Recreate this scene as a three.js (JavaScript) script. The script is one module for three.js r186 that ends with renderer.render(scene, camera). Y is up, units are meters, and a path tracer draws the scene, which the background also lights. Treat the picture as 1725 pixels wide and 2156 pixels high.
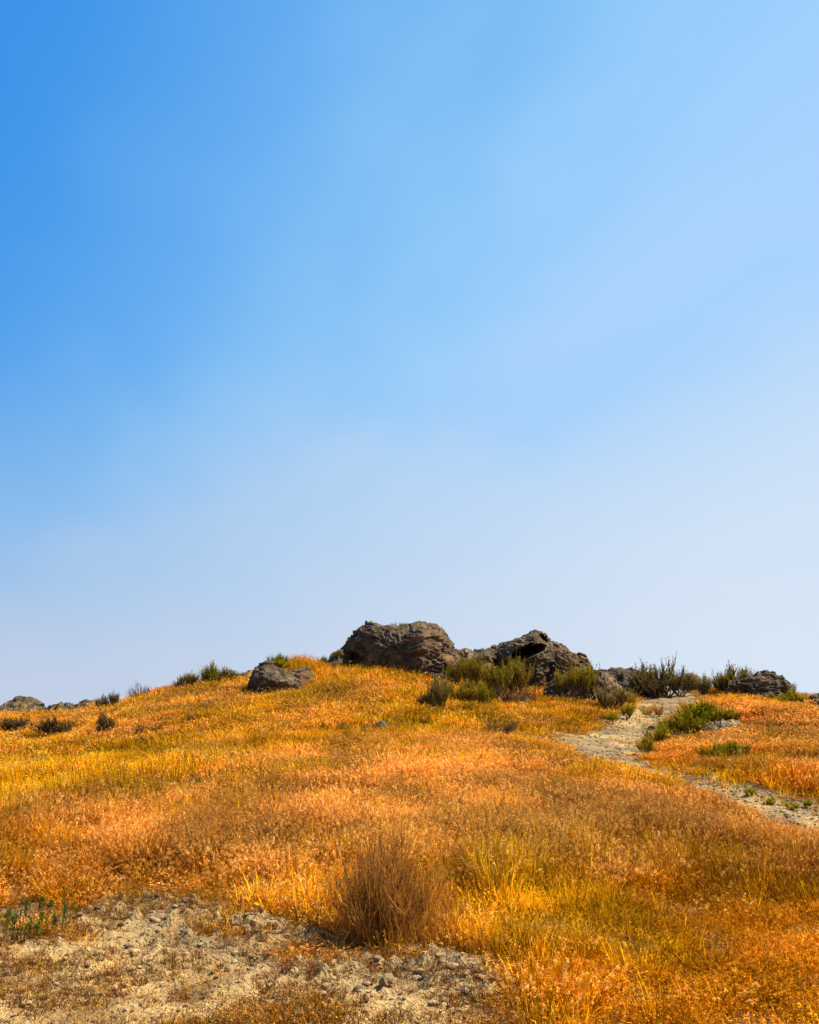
import * as THREE from 'three';

// ---------------------------------------------------------------- camera, sky, sun, exposure
const EYE = 1.6, PITCH = THREE.MathUtils.degToRad(12.3), FOV = 54;
const scene = new THREE.Scene();
const camera = new THREE.PerspectiveCamera(FOV, 819 / 1024, 0.1, 9000);
camera.position.set(0, EYE, 0);
camera.rotation.set(PITCH, 0, 0);
const EXPOSURE = 2.0;
const renderer = new THREE.WebGLRenderer({ antialias: true });
renderer.setSize(819, 1024);
renderer.toneMapping = THREE.LinearToneMapping;
renderer.toneMappingExposure = EXPOSURE;
renderer.shadowMap.enabled = true;

const SUN = new THREE.Vector3(0.56, 0.82, -0.10).normalize();
const sun = new THREE.DirectionalLight(new THREE.Color(1, 0.93, 0.82), 5.0);
sun.name = 'sun';
sun.position.copy(SUN).multiplyScalar(90).add(new THREE.Vector3(0, 0, -22));
sun.target.position.set(0, 0, -22);
sun.castShadow = true;
Object.assign(sun.shadow.camera, { left: -45, right: 45, top: 45, bottom: -45, near: 1, far: 200 });
sun.shadow.mapSize.set(4096, 4096);
scene.add(sun, sun.target);

// ---------------------------------------------------------------- random numbers and noise
function rngOf(seed) {
  let a = seed >>> 0;
  return () => { a = (a + 0x6d2b79f5) | 0; let t = Math.imul(a ^ (a >>> 15), 1 | a); t = (t + Math.imul(t ^ (t >>> 7), 61 | t)) ^ t; return ((t ^ (t >>> 14)) >>> 0) / 4294967296; };
}
const { clamp, lerp, smoothstep } = THREE.MathUtils;
const sstep = (a, b, x) => { const t = clamp((x - a) / (b - a), 0, 1); return t * t * (3 - 2 * t); };
function hash3(x, y, z) {
  let h = Math.imul(x, 374761393) + Math.imul(y, 668265263) + Math.imul(z, 2147483647 ^ 0x5bd1e995);
  h = Math.imul(h ^ (h >>> 13), 1274126177); h ^= h >>> 16; h = Math.imul(h, 0x85ebca6b); h ^= h >>> 13;
  return (h >>> 0) / 4294967296;
}
function noise3(x, y, z) {
  const ix = Math.floor(x), iy = Math.floor(y), iz = Math.floor(z);
  let u = x - ix, v = y - iy, w = z - iz;
  u = u * u * u * (u * (u * 6 - 15) + 10); v = v * v * v * (v * (v * 6 - 15) + 10); w = w * w * w * (w * (w * 6 - 15) + 10);
  const a = lerp(hash3(ix, iy, iz), hash3(ix + 1, iy, iz), u), b = lerp(hash3(ix, iy + 1, iz), hash3(ix + 1, iy + 1, iz), u);
  const c = lerp(hash3(ix, iy, iz + 1), hash3(ix + 1, iy, iz + 1), u), d = lerp(hash3(ix, iy + 1, iz + 1), hash3(ix + 1, iy + 1, iz + 1), u);
  return lerp(lerp(a, b, v), lerp(c, d, v), w);
}
function fbm(x, y, z, n = 4) { let s = 0, a = 0.5, t = 0; for (let i = 0; i < n; i++) { s += a * noise3(x, y, z); t += a; a *= 0.5; x = x * 2.03 + 17.1; y = y * 2.03 + 5.7; z = z * 2.03 + 9.3; } return s / t; }
const n2 = (x, y, n = 3, k = 0) => fbm(x, y, k * 31.7 + 0.5, n);
function worley(x, y, z) {            // nearest cell: [F1, F2, id hash, dx, dy, dz]
  const ix = Math.floor(x), iy = Math.floor(y), iz = Math.floor(z);
  let f1 = 9, f2 = 9, cx = 0, cy = 0, cz = 0, id = 0;
  for (let a = -1; a < 2; a++) for (let b = -1; b < 2; b++) for (let c = -1; c < 2; c++) {
    const px = ix + a, py = iy + b, pz = iz + c;
    const qx = px + hash3(px, py, pz), qy = py + hash3(px + 71, py, pz), qz = pz + hash3(px, py + 53, pz);
    const d = (qx - x) ** 2 + (qy - y) ** 2 + (qz - z) ** 2;
    if (d < f1) { f2 = f1; f1 = d; cx = x - qx; cy = y - qy; cz = z - qz; id = hash3(px + 11, py + 23, pz + 37); } else if (d < f2) f2 = d;
  }
  return [Math.sqrt(f1), Math.sqrt(f2), id, cx, cy, cz];
}
function interp(list, x) {            // [[x, y], ...] sorted by x, smooth between
  if (x <= list[0][0]) return list[0][1];
  for (let i = 1; i < list.length; i++) if (x <= list[i][0]) { const t = (x - list[i - 1][0]) / (list[i][0] - list[i - 1][0]); return lerp(list[i - 1][1], list[i][1], t); }
  return list[list.length - 1][1];
}

// ---------------------------------------------------------------- photograph pixels (1725 x 2156) to directions
const F = 0.5 / Math.tan(THREE.MathUtils.degToRad(FOV / 2)), CP = Math.cos(PITCH), SP = Math.sin(PITCH);
function ray(px, py) {
  const cx = (px - 862.5) / 2156, cy = -(py - 1078) / 2156;
  return new THREE.Vector3(cx, cy * CP + F * SP, -F * CP + cy * SP);
}
function atDepth(px, py, d) { const r = ray(px, py); return r.multiplyScalar(d / -r.z).add(new THREE.Vector3(0, EYE, 0)); }

// ---------------------------------------------------------------- the sky: hazy blue, paler towards the sun and the horizon
{
  const W = 2048, H = 1024, data = new Float32Array(W * H * 4);
  const ramp = [[56, 143, 232], [93, 167, 238], [124, 188, 245], [149, 203, 251], [168, 211, 254]], horL = [198, 208, 229], horR = [220, 232, 246];
  const lin = (c) => { c /= 255; return c <= 0.04045 ? c / 12.92 : Math.pow((c + 0.055) / 1.055, 2.4); };
  const edge = [[-180, 9], [-60, 10], [-22, 8], [-12, 13], [-4, 17], [2, 15], [8, 16], [13, 20], [18, 23], [26, 25], [60, 23], [120, 16], [180, 9]];
  for (let j = 0; j < H; j++) {
    const el = ((j + 0.5) / H - 0.5) * Math.PI, y = Math.sin(el), ce = Math.cos(el);
    for (let i = 0; i < W; i++) {
      const az = ((i + 0.5) / W - 0.5) * 2 * Math.PI, x = Math.cos(az) * ce, z = Math.sin(az) * ce;
      const c = x * SUN.x + y * SUN.y + z * SUN.z, yy = Math.max(y, 0), eld = THREE.MathUtils.radToDeg(Math.asin(yy)), azd = THREE.MathUtils.radToDeg(Math.atan2(x, -z));
      const wx = fbm(x * 2.2 + 3, y * 2.2, z * 2.2, 3) - 0.5, wy = fbm(x * 3.1, y * 4.1 + 7, z * 3.1, 4) - 0.5, ws = fbm(x * 3.2 + y * 4 + wx * 2.5, y * 5.5 - x * 3, z * 3.2 + 11, 4) - 0.5, wf = fbm(x * 9 + wx * 3, y * 12, z * 9 + 4, 3) - 0.5;
      let w = 0.82 + 1.40 * x - 0.93 * y - 0.26 * z + (ws * 0.32 + wf * 0.10) * lerp(0.25, 1, sstep(-0.3, 0.25, x));
      w = w < 0.12 ? 0.12 * Math.exp((w - 0.12) / 0.12) * 1 : w > 0.85 ? 0.85 + 0.15 * (1 - Math.exp(-(w - 0.85) / 0.15)) : w;
      const side = sstep(-0.40, 0.48, x), hgt = lerp(11.0, 18, side) * (1 + wx * 0.2 + ws * 0.6);
      const bank = sstep(1.0, -3.4, eld - interp(edge, azd) - wx * 8 - wy * 7 - wf * 5);
      let hz = Math.exp(-Math.pow(eld / hgt, 2)) * 0.95 + 0.20 * lerp(0.45, 1, side) * bank * (1 - Math.exp(-Math.pow(eld / 9, 2))) + wf * 0.05;
      hz = clamp(hz, 0, 1);
      const o = (j * W + i) * 4, q = Math.min(3, Math.floor(w * 4)), f = w * 4 - q;
      for (let k = 0; k < 3; k++) {
        let v = lin(lerp(lerp(ramp[q][k], ramp[q + 1][k], f), lerp(horL[k], horR[k], side), hz));
        v += 0.5 * Math.pow(Math.max(0, c), 60) * [1, 0.95, 0.85][k];
        if (y < 0) v = lerp(v, [0.40, 0.28, 0.14][k], sstep(0, -0.1, y));
        data[o + k] = v / EXPOSURE;
      }
      data[o + 3] = 1;
    }
  }
  const t = new THREE.DataTexture(data, W, H, THREE.RGBAFormat, THREE.FloatType);
  t.mapping = THREE.EquirectangularReflectionMapping; t.magFilter = THREE.LinearFilter; t.minFilter = THREE.LinearFilter; t.needsUpdate = true;
  t.name = 'sky';
  scene.background = t; scene.environment = t;
}

// ---------------------------------------------------------------- terrain
const CREST = 36;
const crestLine = [[-500, 1545], [-200, 1520], [0, 1510], [90, 1513], [200, 1501], [300, 1474], [400, 1445], [490, 1433], [560, 1432], [650, 1425], [720, 1420], [860, 1418], [950, 1426], [1050, 1438], [1150, 1442], [1250, 1450], [1340, 1455], [1440, 1455], [1520, 1455], [1620, 1461], [1725, 1476], [1950, 1490], [2300, 1500]]
  .map(([px, py]) => { const p = atDepth(px, py, CREST); return [p.x, p.y]; });
function crestH(x) { let s = 0; for (let k = -2; k <= 2; k++) s += interp(crestLine, x + k * 0.45); return s / 5; }
const BUMPS = [];                       // [x, d, rx, rd, h]
function H0(x, d) {
  const c = crestH(d > 0 ? x * Math.pow(CREST / clamp(d, 14, CREST), 0.65) : x);
  let y;
  if (d <= CREST) { const t = Math.max(0, (d - 5) / (CREST - 5)); y = c * (0.63 * t + 0.37 * t * t); }
  else { const e = d - CREST; y = lerp(c, -4, sstep(3, 60, e)); if (e < 10) y -= 0.004 * e * e; }
  if (d < 5) y = 0.012 * (d - 5);
  const fade = sstep(3, 9, d) * (1 - sstep(60, 120, d));
  y += (n2(x * 0.16, d * 0.16, 3, 1) - 0.5) * 0.5 * fade * sstep(6, 14, d) * (1 - sstep(26, 34, d) * 0.92);
  for (const b of BUMPS) { const q = ((x - b[0]) / b[2]) ** 2 + ((d - b[1]) / b[3]) ** 2; if (q < 9) y += b[4] * Math.exp(-q); }
  return y;
}
function ground(px, py, far = 44) {     // where the sight line through a pixel of the photograph meets the hillside
  const r = ray(px, py), s = 1 / -r.z;
  let d = 3;
  for (; d < far; d += 0.05) if (EYE + r.y * s * d < H0(r.x * s * d, d)) break;
  return { x: r.x * s * d, d, y: H0(r.x * s * d, d), hit: d < far - 0.1 };
}
// the mound behind the wedge boulder, the bank right of the path
for (const [px, py, d, rx, rd, h] of [[622, 1412, 34.3, 0.85, 1.5, 0.55], [810, 1410, 34, 2.2, 2.0, 0.12], [1600, 1540, 27, 2.6, 3, 0.22], [325, 1445, 36, 1.6, 2.5, 0.12]]) {
  const p = atDepth(px, py, d); BUMPS.push([p.x, d, rx, rd, h]);
}
// the footpath: centre line and half width
const pathLine = [[1445, 1452, 1.1], [1405, 1478, 1.15], [1375, 1505, 1.0], [1318, 1540, 0.95], [1283, 1572, 1.0], [1290, 1598, 0.95], [1350, 1622, 0.75], [1440, 1640, 0.7], [1535, 1664, 0.95], [1640, 1695, 1.05], [1740, 1724, 1.2], [1900, 1770, 1.25]]
  .map(([px, py, w]) => { const g = ground(px, py); return [g.x, g.d, w]; });
pathLine.unshift([pathLine[0][0] + 0.6, 41, 1.0], [pathLine[0][0] + 0.2, 38.5, 1.0]);
const pathCurve = new THREE.CatmullRomCurve3(pathLine.map(([x, d, w]) => new THREE.Vector3(x, w, d)), false, 'centripetal');
const pathPts = pathCurve.getPoints(240);
function pathDist(x, d) {               // signed: below 0 inside the path
  let best = 99;
  for (const p of pathPts) { const q = Math.hypot(x - p.x, d - p.z) - p.y; if (q < best) best = q; }
  return best;
}
// the bare soil in front: everything nearer than this line
const bareLine = [[-420, 1950], [-100, 1935], [0, 1925], [80, 1935], [150, 1925], [225, 1893], [300, 1893], [360, 1908], [420, 1925], [520, 1940], [620, 1985], [700, 2005], [800, 2012], [900, 2020], [1000, 2035], [1070, 2070], [1110, 2130], [1130, 2200]]
  .map(([px, py]) => { const g = ground(px, py); return [g.x, g.d]; });
function bareAt(x, d) {                 // 1 on bare soil, 0 under grass
  let b = 0;
  if (d < 12) {
    const lim = x > bareLine[bareLine.length - 1][0] ? 4.6 : interp(bareLine, x);
    b = sstep(0.55, -0.55, d - lim - (n2(x * 1.3, d * 1.3, 3, 4) - 0.5) * 1.5 - (n2(x * 4.5, d * 4.5, 3, 6) - 0.5) * 1.3);
  }
  return b;
}
// clods heaped on the left of the bare soil
const heap = [[470, 1978, 1.0, 0.55], [300, 1930, 0.9, 0.4], [545, 1985, 0.5, 0.3], [760, 2060, 0.7, 0.4], [960, 2070, 0.7, 0.45], [240, 1900, 0.5, 0.25]].map(([px, py, rx, rd]) => { const g = ground(px, py); return [g.x, g.d, rx, rd]; });
const heapAt = (x, d) => { let s = 0; for (const h of heap) s += Math.exp(-(((x - h[0]) / h[2]) ** 2) - ((d - h[1]) / h[3]) ** 2); return Math.min(1, s); };
function HT(x, d, pd) {                 // the ground with its fine relief
  let y = H0(x, d);
  if (pd === undefined) pd = d > 9 && d < 45 ? pathDist(x, d) : 9;
  y -= 0.10 * sstep(0.4, -0.5, pd);
  if (d > 4 && d < 13) {
    const b = Math.max(bareAt(x, d), 0.15), hp = heapAt(x, d), fade = 1 - sstep(11, 13, d);
    const w = worley(x * 9, d * 9, 0.5), w2 = worley(x * 21 + 5, d * 21, 3.5);
    const l = (0.45 - Math.min(w[0], 0.45)) * (w[2] > 0.45 ? 1 : 0.25), l2 = (0.4 - Math.min(w2[0], 0.4)) * (w2[2] > 0.5 ? 1 : 0.1);
    y += fade * (b * (1 - Math.abs(2 * n2(x * 13, d * 13, 4, 14) - 1)) * 0.030 + (n2(x * 33, d * 33, 2, 15) - 0.5) * 0.016 * b) + fade * b * ((n2(x * 2.2, d * 2.2, 4, 7) - 0.5) * 0.10 + l * (0.035 + 0.15 * hp) + l2 * (0.022 + 0.03 * hp) + hp * 0.09 * n2(x * 5, d * 5, 3, 9));
  }
  if (pd < 0.6) { y += (n2(x * 3, d * 3, 3, 12) - 0.5) * 0.08; }
  return y;
}

const shrubSpots = [];                  // where shrubs and stones stand, so that grass keeps off them
const V3 = (a) => new THREE.Color().setRGB(a[0] * 0.84, a[1] * 0.84, a[2] * 0.84), BASE = V3([1, 1, 1]);
const names = new Map();
function numbered(n) { const k = names.get(n) || 0; names.set(n, k + 1); return k ? n + '_' + String(k).padStart(3, '0') : n; }
function put(o, name, label, category, group, kind) {
  o.name = numbered(name); o.userData = {};
  if (label) o.userData.label = label;
  if (category) o.userData.category = category;
  if (group) o.userData.group = group;
  if (kind) o.userData.kind = kind;
  o.traverse((c) => { c.castShadow = c.receiveShadow = true; });
  scene.add(o); return o;
}

const soilBump = (() => {
  const N = 512, d = new Uint8Array(N * N * 4);
  for (let j = 0; j < N; j++) for (let i = 0; i < N; i++) {
    const a = i / N * 2 * Math.PI, b = j / N * 2 * Math.PI, R = 9;
    const x = Math.cos(a) * R, y = Math.sin(a) * R, z = Math.cos(b) * R, w = Math.sin(b) * R;
    const v = clamp(0.5 + (fbm(x + z * 0.7, y + w * 0.9, z - w + 3, 4) - 0.5) * 1.4 + (noise3(i * 0.9, j * 0.9, 2) - 0.5) * 0.25, 0, 1);
    const o = (j * N + i) * 4; d[o] = d[o + 1] = d[o + 2] = v * 255; d[o + 3] = 255;
  }
  const t = new THREE.DataTexture(d, N, N); t.wrapS = t.wrapT = THREE.RepeatWrapping; t.magFilter = THREE.LinearFilter; t.needsUpdate = true; return t;
})();
const soilMat = new THREE.MeshStandardMaterial({ name: 'soil', color: BASE, vertexColors: true, roughness: 1, bumpMap: soilBump, bumpScale: 0.02 });

{ // one ground sheet out to the horizon
  const ds = [];
  for (let d = -2500; d < -30; d *= 0.72) ds.push(d);
  for (let d = -30; d < 3.6; d += 2.4) ds.push(d);
  for (let d = 4.2; d < 46;) { ds.push(d); d += d < 9.6 ? 0.0155 : d < 14 ? 0.05 : d < 24 ? 0.11 : 0.2; }
  for (let d = 46; d < 7000; d *= 1.13) ds.push(d);
  const us = [];
  for (let k = 0; k <= 14; k++) us.push(-4 + k * 0.24);
  for (let k = 0; k <= 620; k++) us.push(-0.62 + k * 0.002);
  for (let k = 0; k <= 14; k++) us.push(0.64 + k * 0.24);
  const nu = us.length, nd = ds.length, pos = new Float32Array(nu * nd * 3), col = new Float32Array(nu * nd * 3), uv = new Float32Array(nu * nd * 2), idx = [];
  const brownSpot = ground(1168, 1550);
  const sand = [0.60, 0.365, 0.115], sandDark = [0.33, 0.185, 0.05], litter = [0.12, 0.046, 0.004], grit = [0.19, 0.125, 0.055], pathC = [0.29, 0.195, 0.075];
  ds.forEach((d, j) => us.forEach((u, i) => {
    const x = u * (Math.sqrt(d * d + 36) + 2), k = j * nu + i;
    const inView = d > 9 && d < 45 && Math.abs(u) < 0.7, pd = inView ? pathDist(x, d) : 9;
    pos.set([x, HT(x, d, pd), -d], k * 3); uv.set([x, d], k * 2);
    const b = bareAt(x, d), f = n2(x * 1.7, d * 1.7, 4, 2), g = n2(x * 7, d * 7, 3, 3), hp = d < 12 ? heapAt(x, d) : 0;
    let c = litter.map((v) => v * (0.6 + 0.8 * g));
    const s = sand.map((v, q) => lerp(sandDark[q], v, sstep(0.33, 0.62, f * 0.55 + g * 0.45)) * (0.85 + 0.3 * noise3(x * 31, d * 31, 1)));
    c = c.map((v, q) => lerp(v, s[q], b));
    c = c.map((v, q) => lerp(v, grit[q] * (0.7 + 0.6 * g), hp * 0.6 * b));
    const p = sstep(0.7, -0.2, pd + (g - 0.5) * 0.8);
    const br = inView ? Math.exp(-(((x - brownSpot.x) / 1.5) ** 2) - ((d - brownSpot.d) / 2.2) ** 2) : 0;
    c = c.map((v, q) => lerp(v, [0.26, 0.135, 0.045][q] * (0.6 + 0.8 * g), br * 0.8));
    c = c.map((v, q) => lerp(v, pathC[q] * (0.7 + 0.6 * g), p));
    col.set(c, k * 3);
  }));
  for (let j = 0; j < nd - 1; j++) for (let i = 0; i < nu - 1; i++) { const a = j * nu + i, b = a + 1, c = a + nu, e = c + 1; idx.push(a, b, e, a, e, c); }
  const g = new THREE.BufferGeometry();
  g.setAttribute('position', new THREE.BufferAttribute(pos, 3)); g.setAttribute('color', new THREE.BufferAttribute(col, 3)); g.setAttribute('uv', new THREE.BufferAttribute(uv, 2));
  g.setIndex(idx); g.computeVertexNormals();
  put(new THREE.Mesh(g, soilMat), 'ground', 'dry hillside soil rising to the rocky crest', null, null, 'structure');
}
{ // the footpath, a sheet of trodden gravelly soil laid over the ground
  const step = 0.06, xs = pathPts.map((p) => p.x), zs = pathPts.map((p) => p.z), x0 = Math.min(...xs) - 1.6, x1 = Math.max(...xs) + 1.6, d0 = Math.min(...zs) - 1.6, d1 = 41;
  const nx = Math.ceil((x1 - x0) / step), nd = Math.ceil((d1 - d0) / step), id = new Int32Array((nx + 1) * (nd + 1)).fill(-1), pos = [], col = [], uv = [], idx = [];
  for (let j = 0; j <= nd; j++) for (let i = 0; i <= nx; i++) {
    const x = x0 + i * step, d = d0 + j * step, pd = pathDist(x, d) + (n2(x * 1.1, d * 1.1, 3, 20) - 0.5) * 0.7;
    if (pd > 0.2) continue;
    const g = n2(x * 6, d * 6, 3, 21), f = n2(x * 1.1, d * 1.1, 3, 22), wv = worley(x * 11, d * 11, 1.5);
    id[j * (nx + 1) + i] = pos.length / 3;
    pos.push(x, HT(x, d) + 0.035 - 0.10 * sstep(-0.12, 0.2, pd) + Math.max(0, 0.42 - wv[0]) * 0.05 * wv[2] + (n2(x * 2.5, d * 2.5, 3, 23) - 0.5) * 0.05 * sstep(0.1, -0.4, pd), -d); uv.push(x, d);
    const k = (0.62 + 0.75 * g) * (0.8 + 0.4 * f), mix = sstep(0.45, 0.65, f);
    col.push(lerp(0.28, 0.42, mix) * k, lerp(0.175, 0.262, mix) * k, lerp(0.06, 0.085, mix) * k);
  }
  for (let j = 0; j < nd; j++) for (let i = 0; i < nx; i++) { const a = id[j * (nx + 1) + i], b = id[j * (nx + 1) + i + 1], c = id[(j + 1) * (nx + 1) + i], e = id[(j + 1) * (nx + 1) + i + 1]; if (a >= 0 && b >= 0 && c >= 0 && e >= 0) idx.push(a, b, e, a, e, c); }
  const g = new THREE.BufferGeometry();
  g.setAttribute('position', new THREE.Float32BufferAttribute(pos, 3)); g.setAttribute('color', new THREE.Float32BufferAttribute(col, 3)); g.setAttribute('uv', new THREE.Float32BufferAttribute(uv, 2));
  g.setIndex(idx); g.computeVertexNormals();
  put(new THREE.Mesh(g, soilMat), 'path', 'pale gravelly footpath curving up to the crest', null, null, 'structure');
}
{ // far hill at the left edge
  const c = atDepth(-60, 1476, 150), pos = [], idx = [], col = [], n = 60, m = 30;
  for (let i = 0; i <= n; i++) for (let j = 0; j <= m; j++) {
    const x = c.x - 70 + 92 * i / n, z = -150 - 40 * (j / m - 0.5) * 2, q = 1 - ((j / m - 0.5) * 2) ** 2;
    const prof = sstep(1, 0.25, i / n) * sstep(-0.2, 0.4, i / n);
    pos.push(x, -5 + (c.y + 7.2) * prof * q + (fbm(x * 0.12, z * 0.12, 2, 4) - 0.5) * 4 * q, z);
    const k = fbm(x * 0.4, z * 0.4, 7, 4), r = sstep(0.45, 0.6, k); col.push(lerp(0.33, 0.2, r), lerp(0.15, 0.1, r), lerp(0.06, 0.06, r));
    if (i && j) { const a = (i - 1) * (m + 1) + j - 1, b = a + 1, cc = a + m + 1, e = cc + 1; idx.push(a, b, e, a, e, cc); }
  }
  const g = new THREE.BufferGeometry();
  g.setAttribute('position', new THREE.Float32BufferAttribute(pos, 3)); g.setAttribute('color', new THREE.Float32BufferAttribute(col, 3));
  g.setIndex(idx); g.computeVertexNormals();
  put(new THREE.Mesh(g, new THREE.MeshStandardMaterial({ name: 'hill soil', color: BASE, vertexColors: true, roughness: 1, side: THREE.DoubleSide })), 'hill', 'far reddish hill behind the crest at the left edge', null, null, 'structure');
}

// ---------------------------------------------------------------- rocks
const rockMat = new THREE.MeshStandardMaterial({ name: 'volcanic rock', color: BASE, vertexColors: true, roughness: 0.95 });
const WEDGE = [[1, 0], [1.02, 0.35], [0.95, 0.62], [0.7, 0.76], [0, 1], [-0.6, 0.8], [-1, 0]];
const DOME = [[1, 0], [1.03, 0.18], [0.96, 0.45], [0.78, 0.72], [0.45, 0.92], [0, 1], [-0.5, 0.88], [-0.9, 0.5], [-1, 0]];
const LOW = [[1, 0], [0.9, 0.3], [0.65, 0.65], [0.35, 0.88], [0, 1], [-0.5, 0.8], [-1, 0]];
// A rock as a solid body: its outline as it stands (top edge, left to right), a cross-section from front to back, then fracture, strata and grain.
function rock(o) {
  const { name = 'boulder', label, group, d, line, base, depth, section = DOME, nx = 160, ny = 90, seed = 1, tilt = 0.2, cell = 1.1, amp: amp0 = 0.16, grain = 0.05, hollows = [], tone = [0.084, 0.047, 0.012], rust = 0.5, lichen = 0.35, lean = 0, category = 'rock' } = o;
  const amp = amp0 * 0.7, pts = line.map(([px, py]) => atDepth(px, py, d)), lens = [0];
  for (let i = 1; i < pts.length; i++) lens.push(lens[i - 1] + Math.hypot(pts[i].x - pts[i - 1].x, (pts[i].y - pts[i - 1].y)) );
  const L = lens[lens.length - 1], xl = pts[0].x, xr = pts[pts.length - 1].x, cx = (xl + xr) / 2;
  const y0 = (x) => (base ? interp(base.map(([px, py]) => { const p = atDepth(px, py, d); return [p.x, p.y]; }), x) : H0(x, d)) - 0.25;
  const sl = [0]; for (let k = 1; k < section.length; k++) sl.push(sl[k - 1] + Math.hypot(section[k][0] - section[k - 1][0], section[k][1] - section[k - 1][1]));
  const sec = (t) => { const s = t * sl[sl.length - 1]; let k = 1; while (k < sl.length - 1 && s > sl[k]) k++; const f = (s - sl[k - 1]) / (sl[k] - sl[k - 1]); return [lerp(section[k - 1][0], section[k][0], f), lerp(section[k - 1][1], section[k][1], f)]; };
  const hol = hollows.map(([px, py, rx, ry, deep, sl2 = 0]) => { const c = atDepth(px, py, d), e = atDepth(px + rx, py - ry, d); return [c.x, c.y, e.x - c.x, e.y - c.y, deep, sl2]; });
  const pos = new Float32Array((nx + 1) * (ny + 1) * 3), idx = [];
  const oz = seed * 13.7;
  for (let i = 0; i <= nx; i++) {
    const s = i / nx * L; let k = 1; while (k < lens.length - 1 && s > lens[k]) k++;
    const f = (s - lens[k - 1]) / (lens[k] - lens[k - 1] || 1), x = lerp(pts[k - 1].x, pts[k].x, f), top = lerp(pts[k - 1].y, pts[k].y, f), b = Math.min(y0(x), top - 0.05);
    const u = (x - xl) / (xr - xl), D = interp(depth, u) ;
    for (let j = 0; j <= ny; j++) {
      const [a, h] = sec(j / ny), y = b + (top - b) * h;
      pos.set([x + lean * (h - 1) * (top - b), y, -(d - a * D)], (i * (ny + 1) + j) * 3);
      if (i && j) { const q = (i - 1) * (ny + 1) + j - 1, r = q + 1, v = q + ny + 1, w = v + 1; idx.push(q, v, w, q, w, r); }
    }
  }
  const g = new THREE.BufferGeometry(); g.setAttribute('position', new THREE.BufferAttribute(pos, 3)); g.setIndex(idx); g.computeVertexNormals();
  const nor = g.attributes.normal, col = new Float32Array(pos.length), ct = Math.cos(tilt), st = Math.sin(tilt);
  for (let v = 0; v < pos.length; v += 3) {
    let x = pos[v], y = pos[v + 1], z = pos[v + 2];
    const n = [nor.array[v], nor.array[v + 1], nor.array[v + 2]];
    const wx = x + (fbm(x * 0.9, y * 0.9, z * 0.9 + oz, 3) - 0.5) * 0.8, wy = y + (fbm(x * 0.9 + 9, y * 0.9, z * 0.9 + oz, 3) - 0.5) * 0.8;
    const a = (wx * ct + wy * st), b = (-wx * st + wy * ct), c = z + oz;
    const w1 = worley(a / cell, b / cell * 1.9, c / cell), w2 = worley(a / cell * 2.7 + 4, b / cell * 4.6, c / cell * 2.7), w3 = worley(a / cell * 7 + 1, b / cell * 11, c / cell * 7);
    const lay = b / (cell * 0.42) + (fbm(a * 0.7, c * 0.7, 3 + oz, 3) - 0.5) * 1.6, lf = lay - Math.floor(lay), strata = (lf < 0.75 ? lf / 0.75 : (1 - lf) / 0.25) - 0.5;
    const rid = 1 - Math.abs(2 * fbm(a * 2.1, b * 3.4, c * 2.1, 4) - 1), rid2 = 1 - Math.abs(2 * fbm(a * 6.1 + 3, b * 10, c * 6.1, 3) - 1), cm = sstep(0.5, 0.62, fbm(x * 0.8, y * 0.8, z * 0.8 + oz + 60, 2)), crack1 = (0.3 + 0.7 * cm) * (1 - sstep(0, 0.10, w1[1] - w1[0])), crack2 = (1 - cm * 0.6) * (1 - sstep(0, 0.16, w2[1] - w2[0])), crack3 = 1 - sstep(0, 0.25, w3[1] - w3[0]);
    const bed = 1 - Math.abs(2 * fbm(a * 1.3 + 7, b * 7.5, c * 1.3, 4) - 1), bed2 = 1 - Math.abs(2 * fbm(a * 3.6 + 2, b * 19, c * 3.6, 3) - 1);
    const fr = (q, k) => (q * k) % 1 - 0.5;
    let disp = amp * ((w1[2] - 0.5) * 0.8 + (w1[3] * fr(w1[2], 7) + w1[4] * 0.9 * fr(w1[2], 13) + w1[5] * fr(w1[2], 29)) * 1.8 - crack1 * 0.7)
      + amp * 0.40 * ((w2[2] - 0.5) * 0.6 + (w2[3] * fr(w2[2], 17) + w2[4] * 1.2 * fr(w2[2], 5) + w2[5] * fr(w2[2], 11)) * 1.7 - crack2 * 0.25) + amp * 0.5 * strata * sstep(0.35, 0.6, fbm(a * 0.9, b * 0.9, c + 30, 3))
      + grain * (bed - 0.72) * 2.3 + grain * (bed2 - 0.72) * 1.8 + grain * ((w3[2] - 0.5) * 0.6 + w3[4] * fr(w3[2], 5) * 0.8) + grain * (rid - 0.72) * 0.8;
    const lowEdge = 1;
    disp *= lowEdge;
    let hole = 0;
    if (n[2] > -0.35) for (const h of hol) {
      const dx = (x - h[0]) / h[2], dy = (y - h[1] - h[5] * (x - h[0])) / h[3], q = Math.hypot(dx, dy) + (fbm(x * 2.3, y * 2.3, 5, 3) - 0.5) * 0.5;
      const m = 1 - sstep(0.72, 1.02, q); z -= m * h[4]; hole = Math.max(hole, m);
    }
    pos[v] = x + n[0] * disp; pos[v + 1] = y + n[1] * disp * 0.8; pos[v + 2] = z + n[2] * disp * (1 - 0.5 * hole);
    const r = sstep(0.47, 0.68, fbm(x * 1.1 + 5, y * 1.5, z * 1.1 + oz, 4)) * rust, li = sstep(0.60 - 0.1 * lichen, 0.70, fbm(x * 6.5, y * 9.5, z * 6.5 + oz + 40, 4)) * lichen * (0.5 + 0.5 * sstep(-0.1, 0.5, n[1]));
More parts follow.
